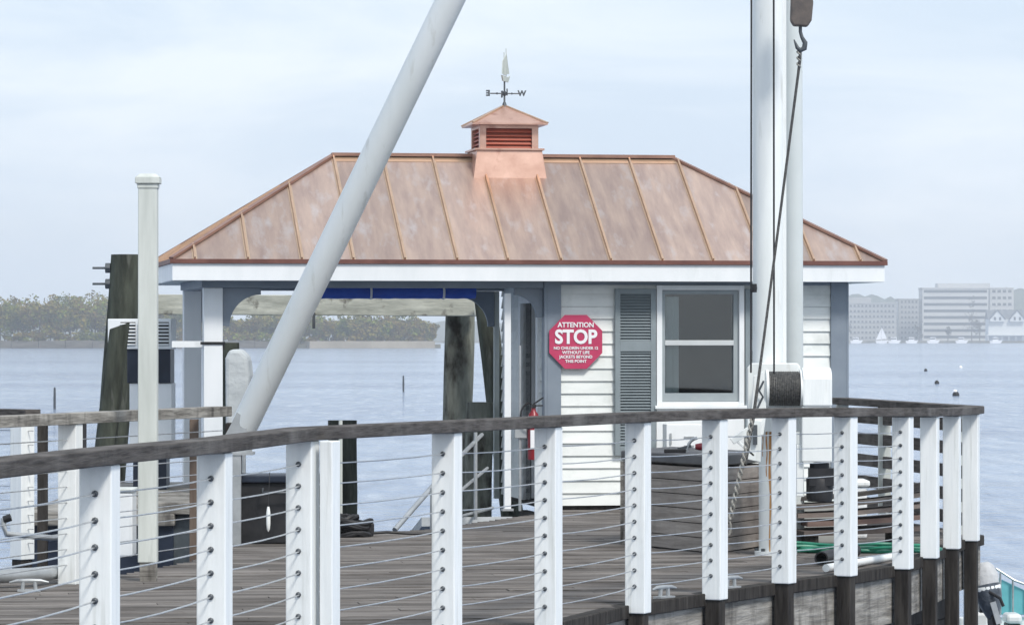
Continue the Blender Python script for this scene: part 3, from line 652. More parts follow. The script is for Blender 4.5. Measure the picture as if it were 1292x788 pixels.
hb('pane', gl, ((sx0 + .02, .002, sz(500)), (sx1 - .02, .006, sz(433)))); bpy.data.objects['pane'].parent = win
o_ = hb('pane', gl, ((sx0 + .02, -.012, sz(433)), (sx1 - .02, -.008, sz(368))), parent=win)
g = MB(); u = sx0 + .01
cw = Lc(855, 0, .1).x - .0
while u < cw: g.box((u, .075 + .008 * math.sin(u * 90), sz(505)), (u + .012, .085 + .008 * math.sin(u * 90), sz(374))); u += .0121
g.build('curtain', CURTAIN, win, local=True)
hb('window_sill', WHITE, ((wx0 - .02, -.09, wz0 - .03), (wx1 + .02, -.028, wz0 - .001)), parent=win, bevel=.004)
hb('apron_board', WHITE, ((wx0, -.05, sz(570)), (wx1, -.028, wz0 - .032)), parent=win)
def shutter(px0, px1):
    a, b_ = Lc(px0, 0, 0).x, Lc(px1, 0, 0).x; zt_, zb_ = Lc(800, 364, 0).z, Lc(800, 574, 0).z; zm = [Lc(800, 430, 0).z, Lc(800, 443, 0).z]; st = .048
    g = MB(); v0, v1 = -.068, -.03
    g.box((a, v0, zb_), (a + st, v1, zt_)); g.box((b_ - st, v0, zb_), (b_, v1, zt_))
    for q0, q1 in ((zt_ - .05, zt_), (zm[1], zm[0]), (zb_, zb_ + .07)): g.box((a + st, v0, q0), (b_ - st, v1, q1))
    s = g.build('shutter', SHUT, hut, local=True, bevel=.002)
    g = MB()
    for q0, q1 in ((zm[0], zt_ - .05), (zb_ + .07, zm[1])):
        z = q0 + .012
        while z < q1 - .005:
            g.bar((a + st, -.049, z), (b_ - st, -.049, z), .034, .006, up=(0, -.62, .78)); z += .0265
    g.box((a + st, -.034, zb_ + .07), (b_ - st, -.0305, zt_ - .05)); g.build('louvres', SHUT, s, local=True)
shutter(774.5, 826); shutter(938.5, 989)
# door in the side wall, casing
hb('door_casing', WHITE, ((wl - .05, dv0 - .10, z0w), (wl + .05, dv0, zs - .12)), ((wl - .05, dv1, z0w), (wl + .05, dv1 + .1, zs - .12)), ((wl - .05, dv0, zs - .20), (wl + .05, dv1, zs - .12)), bevel=.003)
dr = MB(); dr.bar((wl + .06, dv1 + .02, (z0w + zs - .2) / 2), (wl + .90, dv1 + .14, (z0w + zs - .2) / 2), .04, zs - .22 - z0w); 
door = dr.build('door', WHITE, hut, local=True, bevel=.003)
g = MB(); g.lathe([(.012, 0), (.03, .03), (.03, .05), (0, .07)], (wl + .78, dv1 + .08, 1.0), (0, -1, 0), n=12); g.build('door_knob', STEEL, door, local=True)
# open bay: posts, beam, brackets
pl0, pl1 = Lc(257, 0, 0).x, Lc(281, 0, 0).x; BZ0 = Lc(500, 363, 0).z; BZW = Lc(500, 367, WB).z; pw = pl1 - pl0
zland = Lc(250, 622, 0).z
hb('bay_post', WHITE, ((pl0, -.01, zland), (pl1, pw - .01, BZ0 - .002)), bevel=.005)
hb('bay_post', WHITE, ((pl0, WB - pw, zland), (pl1, WB, BZW - .002)), bevel=.005)
hb('bay_post', OLDWHITE, ((wl - .10, WB - .06, .0), (wl - .05, WB, BZW - .002)), bevel=.004)
hb('bay_beam', BLUEGREY, ((pl0 - .02, -.03, BZ0), (wl - .048, .11, zs)), ((pl0 - .02, WB - .14, BZW), (wl - .002, WB, zs)), ((pl0 - .02, .11, BZ0), (pl0 + .12, WB - .14, zs)), bevel=.003)
def bracket(corner_, ax, thick, r=.34):
    n = 10; pts = [(0, 0), (r, 0), (r, -.06)]
    for k in range(n + 1):
        a = math.pi / 2 * k / n; pts.append((.06 + (r - .06) * (1 - math.sin(a)), -.06 - (r - .06) * (1 - math.cos(a))))
    pts.append((.0, -r)); g = MB(); g.prism(pts, corner_, ax, (0, 0, 1), thick); g.build('arched_bracket', BLUEGREY, hut, local=True, bevel=.003)
bracket((pl1 + .002, .02, BZ0 - .002), (1, 0, 0), (0, .05, 0)); bracket((wl - .048, .02, BZ0 - .002), (-1, 0, 0), (0, .05, 0), .26)
bracket((wl - .105, WB - .09, BZW - .002), (-1, 0, 0), (0, .05, 0), .34); bracket((pl1 + .002, WB - .09, BZW - .002), (1, 0, 0), (0, .05, 0), .3)
bracket((pl0 + .03, pw - .008, BZ0 - .002), (0, 1, 0), (.05, 0, 0), .3)
hb('side_bar', WHITE, ((Lc(217, 0, .02).x, .03, Lc(240, 438, 0).z), (pl0 - .002, .07, Lc(240, 430, 0).z)))
hb('strap', BLACK, ((pl0 - .03, -.02, Lc(270, 434.5, 0).z), (pl1 + .02, -.0105, Lc(270, 431, 0).z)), ((pl1 + .005, -.02, Lc(270, 441, 0).z), (pl1 + .015, .1, Lc(270, 431, 0).z)))
# cupola
uc = Lc(643.5, 200, EV + RR - .33).x; cv = vm
zC = lambda y: Lc(640, y, vm - .3).z
g = MB(); z0, z1 = zC(226) , zC(189.5)
def frus(g, h0, h1, z0, z1):
    g.add([(uc + i * h0, cv + j * h0, z0) for i, j in ((-1,-1),(1,-1),(1,1),(-1,1))] + [(uc + i * h1, cv + j * h1, z1) for i, j in ((-1,-1),(1,-1),(1,1),(-1,1))],
          [[3,2,1,0],[4,5,6,7],[0,1,5,4],[1,2,6,5],[2,3,7,6],[3,0,4,7]])
frus(g, .345, .305, z0, z1); cup = g.build('cupola', COPPERP, hut, local=True, bevel=.004)
g = MB(); frus(g, .325, .325, z1 + .001, z1 + .018); g.build('cupola_ledge', COPPERP, cup, local=True)
zb0, zb1 = z1 + .018, zC(157.5); hh = .275
g = MB()
for i in (-1, 1):
    for j in (-1, 1): g.box((uc + i*hh - (.06 if i > 0 else 0), cv + j*hh - (.06 if j > 0 else 0), zb0), (uc + i*hh + (0 if i > 0 else .06), cv + j*hh + (0 if j > 0 else .06), zb1))
for j in (-1, 1):
    g.box((uc - hh + .06, cv + j*hh - (.05 if j > 0 else 0), zb1 - .03), (uc + hh - .06, cv + j*hh + (0 if j > 0 else .05), zb1)); g.box((uc + j*hh - (.05 if j > 0 else 0), cv - hh + .06, zb1 - .03), (uc + j*hh + (0 if j > 0 else .05), cv + hh - .06, zb1))
g.build('corner_frame', COPPERP, cup, local=True)
g = MB(); nl = 5; lh = (zb1 - .03 - zb0) / nl
for k in range(nl):
    z = zb0 + lh * (k + .5)
    for j in (-1, 1):
        g.bar((uc - hh + .06, cv + j * (hh - .03), z), (uc + hh - .06, cv + j * (hh - .03), z), .05, .006, up=(0, j * .7, .7))
        g.bar((uc + j * (hh - .03), cv - hh + .06, z), (uc + j * (hh - .03), cv + hh - .06, z), .05, .006, up=(j * .7, 0, .7))
g.build('louvres', pbr('louvre_copper', (.50, .16, .12), (.60, .22, .16), rough=.4, metal=.5), cup, local=True)
hb('louvre_box', COPPERD, ((uc - hh + .065, cv - hh + .065, zb0), (uc + hh - .065, cv + hh - .065, zb1 - .002)), parent=cup)
zp_ = zC(131)
g = MB(); frus(g, .352, .352, zb1 + .001, zb1 + .016); frus(g, .35, .006, zb1 + .016, zp_); g.build('cupola_roof', COPPERP, cup, local=True)
g = MB()
for i, j in ((-1,-1),(1,-1),(1,1),(-1,1)): g.bar((uc + i*.352, cv + j*.352, zb1 + .02), (uc, cv, zp_ + .006), .022, .012)
g.build('hip_cap', COPPERB, cup, local=True)
# weather vane
zV = lambda y: Lc(640, y, vm).z
g = MB(); g.lathe([(.03, zp_ - .03), (.018, zp_ + .02), (.009, zp_ + .04), (.008, zV(96))], (uc, cv, 0), n=10)
vane = g.build('weather_vane', DARKI, hut, local=True); za = zV(118)
g = MB(); g.tube((uc - .135, cv, za), (uc + .135, cv, za), .006, n=8); g.tube((uc, cv - .135, za), (uc, cv + .135, za), .006, n=8)
g.lathe([(0, -.03), (.02, -.015), (.02, .015), (0, .03)], (uc, cv, za), n=12)
for q in (-.07, .07): g.lathe([(0, -.014), (.012, 0), (0, .014)], (uc + q, cv, za), (1, 0, 0), n=8)
g.build('cross_arm', DARKI, vane, local=True)
def text_mesh(txt, size, bold=0, thick=.002):
    cu = bpy.data.curves.new('txt', 'FONT'); cu.body = txt; cu.size = size; cu.align_x = 'CENTER'; cu.align_y = 'CENTER'; cu.offset = bold; cu.extrude = thick; cu.resolution_u = 4
    ob = bpy.data.objects.new('txt', cu); scene.collection.objects.link(ob); bpy.context.view_layer.update()
    me = bpy.data.meshes.new_from_object(ob.evaluated_get(bpy.context.evaluated_depsgraph_get()))
    vs = [v.co.copy() for v in me.vertices]; fs = [list(p.vertices) for p in me.polygons]
    bpy.data.objects.remove(ob); bpy.data.curves.remove(cu); bpy.data.meshes.remove(me); return vs, fs
def put_text(txt, size, o_, ax, az, name, mat, parent, bold=0, thick=.002, mirror=False, squash=1):
    vs, fs = text_mesh(txt, size, bold, thick); ax = Vector(ax).normalized(); az = Vector(az).normalized(); n_ = ax.cross(az); m = -1 if mirror else 1
    g = MB(); g.add([Vector(o_) + ax * (v.x * m * squash) + az * v.y + n_ * v.z for v in vs], fs); return g.build(name, mat, parent, local=True)
put_text('E', .072, (uc - .155, cv, za), (1, 0, 0), (0, 0, 1), 'letter', DARKI, vane, .004, .004, mirror=True)
put_text('W', .072, (uc + .165, cv, za), (1, 0, 0), (0, 0, 1), 'letter', DARKI, vane, .003, .004)
put_text('N', .085, (uc, cv + .155, za), (0, 1, 0), (0, 0, 1), 'letter', DARKI, vane, .003, .004)
put_text('S', .085, (uc, cv - .155, za), (0, 1, 0), (0, 0, 1), 'letter', DARKI, vane, .003, .004)
# schooner seen nearly bow on: hull and sails turned away from the viewer
sdv = Vector((.35, .94, 0)); zh = zV(101)
g = MB(); g.prism([(-.16, .035), (-.11, -.015), (.12, -.015), (.21, .05), (.10, .03)], (uc, cv, zh), sdv, (0, 0, 1), (.012, -.004, 0)); g.build('hull', TIN, vane, local=True)
g = MB()
for pts in ([(-.13, .05), (-.02, .05), (-.02, .21), (-.10, .17)], [(-.01, .05), (.08, .05), (.07, .26), (.0, .21)], [(.09, .06), (.20, .07), (.08, .24)]):
    g.prism(pts, (uc, cv, zh), sdv, (0, 0, 1), (.006, -.002, 0))
for q, hgt in ((-.02, .26), (.075, .30)): g.tube(Vector((uc, cv, zh)) + sdv * q, Vector((uc, cv, zh + hgt)) + sdv * q, .004, n=6)
g.build('sails', TIN, vane, local=True)

# stop sign on the corner of the hut
sc_ = Lc(726.5, 431, -.07); wpos = MATRIX[hut.name] @ sc_
sg = thing('stop_sign', 'red octagonal STOP warning sign with white lettering on the hut corner', 'sign', wpos, TH)
ap = .242; Rr = ap / math.cos(math.pi / 8); oc = [(Rr * math.cos(math.pi / 8 + k * math.pi / 4), Rr * math.sin(math.pi / 8 + k * math.pi / 4)) for k in range(8)]
MB().prism(oc, (0, 0, 0), (1, 0, 0), (0, 0, 1), (0, .006, 0)).build('plate', SIGNRED, sg, local=True)
SY = -.004
pxm = 34.5 / F * 1.0  # metres per photo pixel at this wall
def ln(txt, size, y, bold, sq=1): put_text(txt, size, (0, SY, (431 - y) * 34.35 / F), (1, 0, 0), (0, 0, 1), 'lettering', LETTER, sg, bold, .002, squash=sq)
ln('ATTENTION', .062, 410, .0016, .95); ln('STOP', .172, 425.5, .006, .93); ln('NO CHILDREN UNDER 12', .035, 439, .001); ln('WITHOUT LIFE', .037, 444.5, .001); ln('JACKETS BEYOND', .037, 450, .001); ln('THIS POINT', .037, 455.5, .001)
for z in (.215, -.215): MB().lathe([(.016, 0), (.016, .004), (.008, .008)], (0, -.001, z), (0, -1, 0), n=12).build('bolt', STEEL, sg, local=True)

def hw(px, py, v): return MATRIX[hut.name] @ Lc(px, py, v)
# fire extinguisher beside the doorway
pe = hw(673, 580, -.10); o = thing('fire_extinguisher', 'red fire extinguisher with black hose hung by the hut doorway', 'extinguisher', pe, TH)
MB().lathe([(.0, 0), (.05, .005), (.053, .03), (.053, .36), (.045, .41), (.022, .44), (.02, .47)], (0, 0, 0), n=20).build('cylinder', RED, o, local=True)
g = MB(); g.box((-.02, -.03, .47), (.02, .03, .50)); g.bar((0, 0, .50), (.09, 0, .56), .02, .012); g.bar((0, 0, .485), (.085, 0, .49), .02, .012); g.build('valve', BLACK, o, local=True)
g = MB(); g.path([(-.02 - .10 * math.sin(a), -.03, .40 + .12 * -math.cos(a) + .0) for a in [k * .32 for k in range(0, 10)]] + [(-.03, -.05, .5)], .009, n=8); g.build('hose', BLACK, o, local=True)
MB().box((-.035, -.0555, .1), (.035, -.04, .27)).build('label', LETTER, o, local=True)
pe = hw(656, 541, -.06); o = thing('electric_box', 'small grey electrical box on conduit left of the fire extinguisher', 'electrical box', (pe.x, pe.y, 0.0), TH)
zc = pe.z; MB().box((-.05, -.03, zc - .08), (.06, .04, zc + .09)).build('case', GALV, o, local=True, bevel=.004)
g = MB(); g.tube((0, 0, .0), (0, 0, zc - .08), .014, n=8); g.tube((.0, 0, zc + .09), (0, 0, zc + .75), .012, n=8); g.build('conduit', GALV, o, local=True)
pe = hw(640, 0, -.02); o = thing('service_pole', 'slim white square pole left of the electrical box', 'pole', (pe.x, pe.y, 0), TH)
MB().box((-.03, -.03, 0), (.03, .03, 1.95)).build('shaft', WHITE, o, local=True, bevel=.003); MB().box((-.05, -.05, 0), (.05, .05, .02)).build('foot_plate', GALV, o, local=True)

# landing under the hut's left corner
Lh = MATRIX[hut.name]
o = thing('landing', 'narrow grey timber landing under the left posts of the hut', 'landing', Lh @ Vector(((pl0 + pl1) / 2, 0, WL)), TH)
MB().box(tuple(Vector((-1.0, -.15, zland - .05 - WL))), (.25, 2.8, zland - .003 - WL)).build('planks', WOODX, o, local=True)
MB().box((-.98, -.12, zland - .17 - WL), (.22, -.05, zland - .052 - WL)).build('beam', WOODX, o, local=True)
for x in (-.8, .1):
    for y in (0, 2.4): MB().lathe([(.12, -.5), (.11, zland - .052 - WL)], (x, y, 0), n=12).build('pile', PILINGD, o, local=True)

# ------------------------------------------------------------------ pilings and cross beam behind the hut
def piling(label, pts, Y, rads, mat=PILING, group='timber pilings', slant=0):
    P0 = at(*pts[0], Y); P1 = at(*pts[1], Y); g = MB(); n = 18; rows = 12; b = len(g.v); d_ = P1 - P0
    bot = P1 + d_ * ((WL - .6 - P1.z) / d_.z) if P1.z > WL - .6 and abs(d_.z) > .1 else P1
    rnd = random.Random(len(label))
    ph = [rnd.uniform(0, 6) for _ in range(4)]
    for i in range(rows + 1):
        t_ = i / rows; p = P0.lerp(bot, t_); r_ = rads[0] + (rads[1] - rads[0]) * t_
        for k in range(n):
            a = 2 * math.pi * k / n; rr_ = r_ * (1 + .035 * math.sin(3 * a + ph[0] + t_ * 5) + .025 * math.sin(5 * a + ph[1] - t_ * 7) + .02 * math.sin(t_ * 20 + ph[2]))
            z = p.z + (slant * math.cos(a) * r_ if i == 0 else 0)
            g.v.append(Vector((p.x + rr_ * math.cos(a), p.y + rr_ * math.sin(a), z)))
    for i in range(rows):
        for k in range(n):
            k2 = (k + 1) % n; g.f.append([i*n+k, (i+1)*n+k, (i+1)*n+k2, i*n+k2]); g.sm.append(True)
    g.f.append(list(range(n))); g.sm.append(False); g.f.append([rows*n + k for k in range(n)][::-1]); g.sm.append(False)
    o = g.build('piling', mat, origin=(P1.x, Y, WL)); return tag(o, label, 'piling', group)
piling('mottled grey green piling under the right end of the cross beam', ((580, 397), (577, 560)), 38.6, (.15, .155))
piling('dark leaning piling beside the hut doorway', ((612, 372), (640, 600)), 38.0, (.11, .12), PILINGD)
piling('short mossy piling with a flat top right of the mottled one', ((605, 507), (603, 650)), 36.5, (.13, .135))
piling('dark stout piling in the water seen below the handrail in the open bay', ((432, 530), (432, 640)), 37.0, (.14, .15), PILINGD)
p_ = piling('dark bolted piling with a flat top, left of the hut roof', ((160, 321), (152, 420)), 38.4, (.155, .17), PILINGD)
g = MB()
for y in (338, 358):
    q = at(152, y, 38.4); g.lathe([(.03, 0), (.03, .03), (.012, .03), (.012, .16)], q + Vector((-.12, -.02, 0)), (-1, 0, 0), n=8)
    g.lathe([(.05, 0), (.05, .05)], q + Vector((-.10, -.02, 0)), (-1, 0, 0), n=8)
g.build('bolt', DARKI, p_)
piling('slant cut dark piling leaning in front of the louvred unit', ((151, 411), (134, 560)), 33.0, (.088, .10), PILINGD, slant=.35)
piling('dark green piling behind the front left post of the hut', ((290, 432), (292, 560)), 37.6, (.09, .1), PILINGD)
B0 = at(196, 384, 38.9); B1 = at(600, 386, 38.3)
o = thing('cross_beam', 'long pale weathered timber beam with bolt holes behind the open bay', 'beam', (B0 + B1) / 2)
MB().bar(B0, B1, .16, .205).build('timber', BEAMW, o, bevel=.008)
random.seed(4)
g = MB()
for px in (207, 215, 222, 330, 345, 400, 425, 447, 500, 562, 575, 586):
    q = at(px, 384 + random.uniform(-6, 6), 38.75 - .0015 * (px - 200)); q.y -= .07; g.lathe([(.022, 0), (.022, .02), (.01, .03)], q, (0, -1, 0), n=8)
g.build('bolt', DARKI, o)
q = at(396, 402, 38.5); o = thing('pulley', 'small dark pulley hanging beneath the pale cross beam', 'pulley', q)
g = MB(); g.lathe([(.05, -.02), (.06, -.01), (.04, 0), (.06, .01), (.05, .02)], (0, 0, -.06), (0, 1, 0), n=14); g.build('wheel', DARKI, o, local=True); MB().box((-.015, -.03, -.1), (.015, .03, .06)).build('strap', DARKI, o, local=True)
# rolled blue awning under the bay roof
a0 = hw(396, 369, 2.2); a1_ = hw(600, 369, 2.2)
o = thing('rolled_awning', 'rolled bright blue awning tied under the hut roof', 'awning', (a0 + a1_) / 2)
g = MB(); n = 26; pts = [a0.lerp(a1_, k / n) + Vector((0, 0, -.001 * math.sin(k * 1.7))) for k in range(n + 1)]; g.path(pts, [.058 + .002 * math.sin(k * 2.3) for k in range(n + 1)], n=12); g.build('fabric', BLUE, o)
for q in (.35, .8):
    p = a0.lerp(a1_, q); MB().lathe([(.066, -.01), (.066, .01)], p, CU, n=14).build('tie', LETTER, o)
g = MB(); g.tube(a0 + Vector((-.05, 0, .075)), a1_ + Vector((.05, 0, .075)), .018, n=8); g.build('rod', GALV, o)

# ------------------------------------------------------------------ louvred equipment cabinet
Yc = 34.6; c0 = at(136, 440, Yc); c1 = at(216, 402, Yc)
o = thing('louvred_unit', 'white louvred air unit standing on a dark cabinet left of the hut', 'air unit', ((c0.x + c1.x) / 2, Yc, at(0, 622, Yc).z))
k0 = at(160, 440, Yc)
MB().box((c0.x, Yc, c0.z), (c1.x, Yc + .5, c1.z)).build('case', WHITE, o, bevel=.006)
for (xa, xb) in ((152, 171), (174, 193), (197, 213)):
    g = MB(); A_, B_ = at(xa, 0, Yc), at(xb, 0, Yc)
    g.box((A_.x, Yc - .004, c0.z + .03), (B_.x, Yc - .001, c1.z - .03)); f_ob = g.build('grille', BLACK, o)
    g = MB(); z = c0.z + .04
    while z < c1.z - .035: g.bar((A_.x, Yc - .015, z), (B_.x, Yc - .012, z), .014, .009, up=(0, -.6, .8)); z += .031
    g.build('slats', WHITE, f_ob)
MB().box((k0.x, Yc + .03, at(0, 483, Yc).z), (c1.x - .01, Yc + .45, c0.z - .002)).build('cabinet', NAVY, o, bevel=.005)
MB().box((k0.x + .02, Yc + .05, at(0, 560, Yc).z), (c1.x, Yc + .45, at(0, 483, Yc).z - .002)).build('base_case', WHITE, o, bevel=.005)
MB().box((k0.x + .05, Yc + .08, zland), (c1.x - .05, Yc + .42, at(0, 560, Yc).z - .002)).build('plinth', NAVY, o)

# ------------------------------------------------------------------ derrick: mast, winch and stiff legs
Ym = 27.2; MX = (969 - CX) * Ym / F; TOPZ = 9.2
de = thing('derrick', 'tall white steel mast crane with a cable winch and slanted brace leg', 'crane', (MX, Ym, 0))
STEELW = pbr('crane_white', (.70, .735, .725), (.78, .805, .80), scale=1.5, stretch=(2, 2, .5), rough=.4, bump=.002, bscale=9, c3=(.50, .50, .46), c3scale=3.5, c3lim=(.60, .78), c3stretch=(3, 3, .5))
r_m = 19.5 * Ym / F
MB().lathe([(r_m, at(0, 470, Ym).z), (r_m, TOPZ), (r_m * .8, TOPZ + .05)], (MX, Ym, 0), n=32).build('mast', STEELW, de)
MB().box((MX + r_m - .006, Ym - .02, at(0, 460, Ym).z), (MX + r_m + .02, Ym + .05, TOPZ - .4)).build('mast_track', STEELW, de)
xb_ = (979 - CX) * Ym / F; rb = 21.5 * Ym / F
ped = MB().lathe([(rb * 1.25, 0), (rb * 1.25, .03), (rb, .03), (rb, at(0, 520, Ym).z)], (xb_, Ym + .02, 0), n=32).build('pedestal', STEELW, de)
g = MB()
for rr_ in range(8):
    a = rr_ * math.pi / 4; g.lathe([(.014, .03), (.014, .05)], (xb_ + math.cos(a) * rb * 1.14, Ym + .02 + math.sin(a) * rb * 1.14, 0), n=6)
g.build('anchor_bolt', DARKI, ped)
# rust streaks running down the pedestal, a thin raised flaking layer
g = MB(); rnd = random.Random(2)
for ang, wdt, y0, y1 in ((-1.98, .17, 523, 700), (-2.2, .12, 523, 600), (-2.5, .10, 523, 575), (-1.5, .3, 527, 640), (-1.3, .2, 530, 600)):
    n = 14; vs = []
    for i in range(n + 1):
        t_ = i / n; z = at(0, y0 + (y1 - y0) * t_, Ym).z; w_ = wdt * (1 - t_ * .6) * (1 + .3 * math.sin(i * 1.9 + ang * 5)) * .5; aa = ang + .03 * math.sin(i * .9)
        for s1 in (-1, 1): a = aa + s1 * w_ / rb * rb * 1.0; vs.append((xb_ + math.cos(a) * (rb + .0015), Ym + .02 + math.sin(a) * (rb + .0015), z))
    g.add(vs, [[2*i, 2*i+1, 2*i+3, 2*i+2] for i in range(n)])
g.build('rust_streak', RUST, ped)
# rear leg
RLX = (998 - CX) * 27.6 / F
MB().path([((994 - CX) * 27.6 / F, 27.45, TOPZ - .3), ((994.5 - CX) * 27.9 / F, 27.55, at(0, 0, 27.6).z), ((997 - CX) * 28.2 / F, 27.95, at(0, 460, 28).z), ((998 - CX) * 28.6 / F, 28.3, 0.02)], .078, n=24).build('rear_leg', pbr('leg_grey', (.58, .62, .61), (.66, .70, .69), scale=1.5, rough=.45), de)
# slanted brace
bf = at(306, 548, 28.6); bt = Vector((MX - .05, Ym, TOPZ - .25)); m0 = at(568, 0, 28.0)
dirn = (m0 - bf).normalized(); bt = bf + dirn * ((TOPZ - .2 - bf.z) / dirn.z)
bf2 = at(318, 520, 28.6)
g = MB(); P0 = bf2; 
P0 = at(326, 500, 28.6); dd = (m0 - P0).normalized(); Pend = P0 - dd * .36; Ptop = P0 + dd * ((TOPZ - .25 - P0.z) / dd.z)
g.path([Pend, Pend + dd * .12, Ptop - dd * .3, Ptop], [.05, .103, .108, .08], n=32)
g.build('brace', STEELW, de)
MB().bar(Ptop, (MX, Ym, TOPZ - .2), .09, .09).build('head_arm', STEELW, de)
fb = Vector((Pend.x, Pend.y, Pend.z))
g = MB(); g.prism([(-.16, -.1), (.10, -.1), (.06, .16), (.0, .20), (-.05, .1)], fb + Vector((0, -.12, 0)), (1, 0, 0), (0, 0, 1), (0, .02, 0)); g.prism([(-.16, -.1), (.10, -.1), (.06, .16), (.0, .20), (-.05, .1)], fb + Vector((0, .10, 0)), (1, 0, 0), (0, 0, 1), (0, .02, 0))
g.tube(fb + Vector((.02, -.16, .02)), fb + Vector((.02, .16, .02)), .02, n=10); g.build('foot_bracket', GALV, de)
g = MB(); g.box((fb.x - .03, fb.y - .12, 0.0), (fb.x + .03, fb.y - .06, fb.z - .1)); g.box((fb.x - .12, fb.y - .1, 0.0), (fb.x - .04, fb.y + .1, fb.z - .1)); g.box((fb.x - .17, fb.y - .13, fb.z - .12), (fb.x + .12, fb.y + .13, fb.z - .1)); g.build('foot_stand', GALV, de)
# winch
wz = lambda y: at(0, y, Ym - .35).z; wx = lambda p: (p - CX) * (Ym - .35) / F; WY = Ym - .35
MB().prism([(wx(945), wz(545)), (wx(1012), wz(545)), (wx(1012), wz(463)), (wx(1008), wz(458)), (wx(950), wz(458)), (wx(945), wz(464))], (0, WY + .14, 0), (1, 0, 0), (0, 0, 1), (0, .10, 0)).build('winch_plate', STEELW, de, bevel=.006)
zc = wz(490); g = MB(); g.lathe([(.135, 0), (.135, .018), (.08, .018), (.08, .24), (.135, .24), (.135, .255)], (wx(966), WY, zc), (1, 0, 0), n=28); drum = g.build('winch_drum', STEELW, de)
g = MB(); xw0, xw1 = wx(970), wx(1008); turns = 17; pts = []
for k in range(turns * 14 + 1):
    a = 2 * math.pi * k / 14; pts.append((xw0 + (xw1 - xw0) * k / (turns * 14), WY + .117 * math.cos(a), zc + .117 * math.sin(a)))
g.path(pts, .0085, n=6)
g.lathe([(.112, 0), (.112, xw1 - xw0)], (xw0, WY, zc), (1, 0, 0), n=24); g.build('cable_turns', DARKROPE, drum)
g = MB(); pr = []
hwd = wx(1048) - wx(1011)
pr = [(-.13, wz(512)), (.13, wz(512)), (.13, wz(478))] + [(.13 * math.cos(a), wz(478) + (wz(463) - wz(478)) * math.sin(a)) for a in [k * math.pi / 10 for k in range(1, 10)]] + [(-.13, wz(478))]
g.prism(pr, (wx(1011), WY, 0), (0, 1, 0), (0, 0, 1), (hwd, 0, 0)); g.build('gear_cover', VINYL, de, bevel=.012)
MB().box((wx(1010), WY - .12, wz(582)), (wx(1048), WY + .12, wz(512) - .002)).build('lower_housing', STEELW, de, bevel=.01)
MB().box((wx(1004), WY - .08, wz(625)), (wx(1012), WY + .1, wz(560))).build('bracket_arm', STEELW, de, bevel=.004)
g = MB(); g.lathe([(.0, 0), (.085, 0), (.095, .03), (.095, .16), (.07, .19), (.07, .27), (.0, .28)], (wx(1034), WY, wz(632)), n=24)
g.box((wx(1020), WY - .09, wz(612)), (wx(1054), WY + .05, wz(590))); g.build('motor', BLACK, de)
# lever plates and gearing left of the drum
g = MB(); g.prism([(wx(945), wz(548)), (wx(962), wz(548)), (wx(966), wz(520)), (wx(962), wz(468)), (wx(950), wz(474))], (0, WY - .10, 0), (1, 0, 0), (0, 0, 1), (0, .03, 0))
g.bar((wx(922), WY - .12, wz(556)), (wx(952), WY - .12, wz(536)), .025, .05); g.bar((wx(925), WY - .12, wz(552)), (wx(950), WY - .12, wz(574)), .02, .02)
g.prism([(wx(940), wz(578)), (wx(958), wz(582)), (wx(960), wz(530)), (wx(942), wz(528))], (0, WY - .13, 0), (1, 0, 0), (0, 0, 1), (0, .05, 0)); g.build('brake_lever', STEELW, de, bevel=.004)
g = MB(); g.lathe([(.03, 0), (.034, .01), (.03, .03)], (wx(954), WY - .14, wz(512)), (0, -1, 0), n=12); g.bar((wx(951), WY - .15, wz(560)), (wx(951), WY - .15, wz(535)), .03, .02)
g.path([(wx(962), WY - .13, wz(480)), (wx(956), WY - .14, wz(492)), (wx(961), WY - .13, wz(500)), (wx(954), WY - .14, wz(514))], .008, n=6); g.build('brake_parts', DARKI, de)
# hoist lines
g = MB(); a = (wx(948), WY + .05, wz(470)); b_ = ((948 - CX) * Ym / F, Ym - .15, TOPZ + .0); g.path([a, b_], .0068, n=6); g.build('hoist_line', BLACK, de)
g = MB(); g.path([(wx(976), WY - .05, wz(470)), ((976 - CX) * (Ym - .15) / F, Ym - .15, TOPZ)], .0068, n=6); g.build('hoist_line', BLACK, de)
MB().lathe([(.02, -.03), (.024, 0), (.02, .03)], ((948 - CX) * Ym / F, WY + .06, at(0, 364, Ym).z), n=8).build('line_clip', BLACK, de)
MB().box((MX - .3, Ym - .22, TOPZ - .02), (MX + .45, Ym - .12, TOPZ + .12)).build('head_block', STEELW, de)
# hook block
Yk = 26.7; kx = lambda p: (p - CX) * Yk / F; kz = lambda y: at(0, y, Yk).z
hb_ = thing('hook_block', 'rusty dark lifting block with an iron hook hanging beside the mast top', 'hoist block', (kx(1011), Yk, kz(65)))
bl = MB().prism([(kx(997), kz(26)), (kx(1001), kz(33)), (kx(1019), kz(34)), (kx(1024), kz(26)), (kx(1026), kz(4)), (kx(1024), kz(-30)), (kx(1012), kz(-42)), (kx(999), kz(-30))], (0, Yk - .04, 0), (1, 0, 0), (0, 0, 1), (0, .08, 0)).build('block', pbr('block_rust', (.05, .045, .045), (.13, .105, .09), scale=9, rough=.6), hb_, bevel=.012)
g = MB(); g.path([(kx(1010), Yk, kz(34)), (kx(1010), Yk, kz(40)), (kx(1012), Yk, kz(47)), (kx(1016), Yk, kz(54)), (kx(1015), Yk, kz(61)), (kx(1010), Yk, kz(63.5)), (kx(1006), Yk, kz(60)), (kx(1002), Yk, kz(50))], [.012, .012, .013, .018, .02, .018, .014, .004], n=10); g.build('hook', DARKI, hb_)
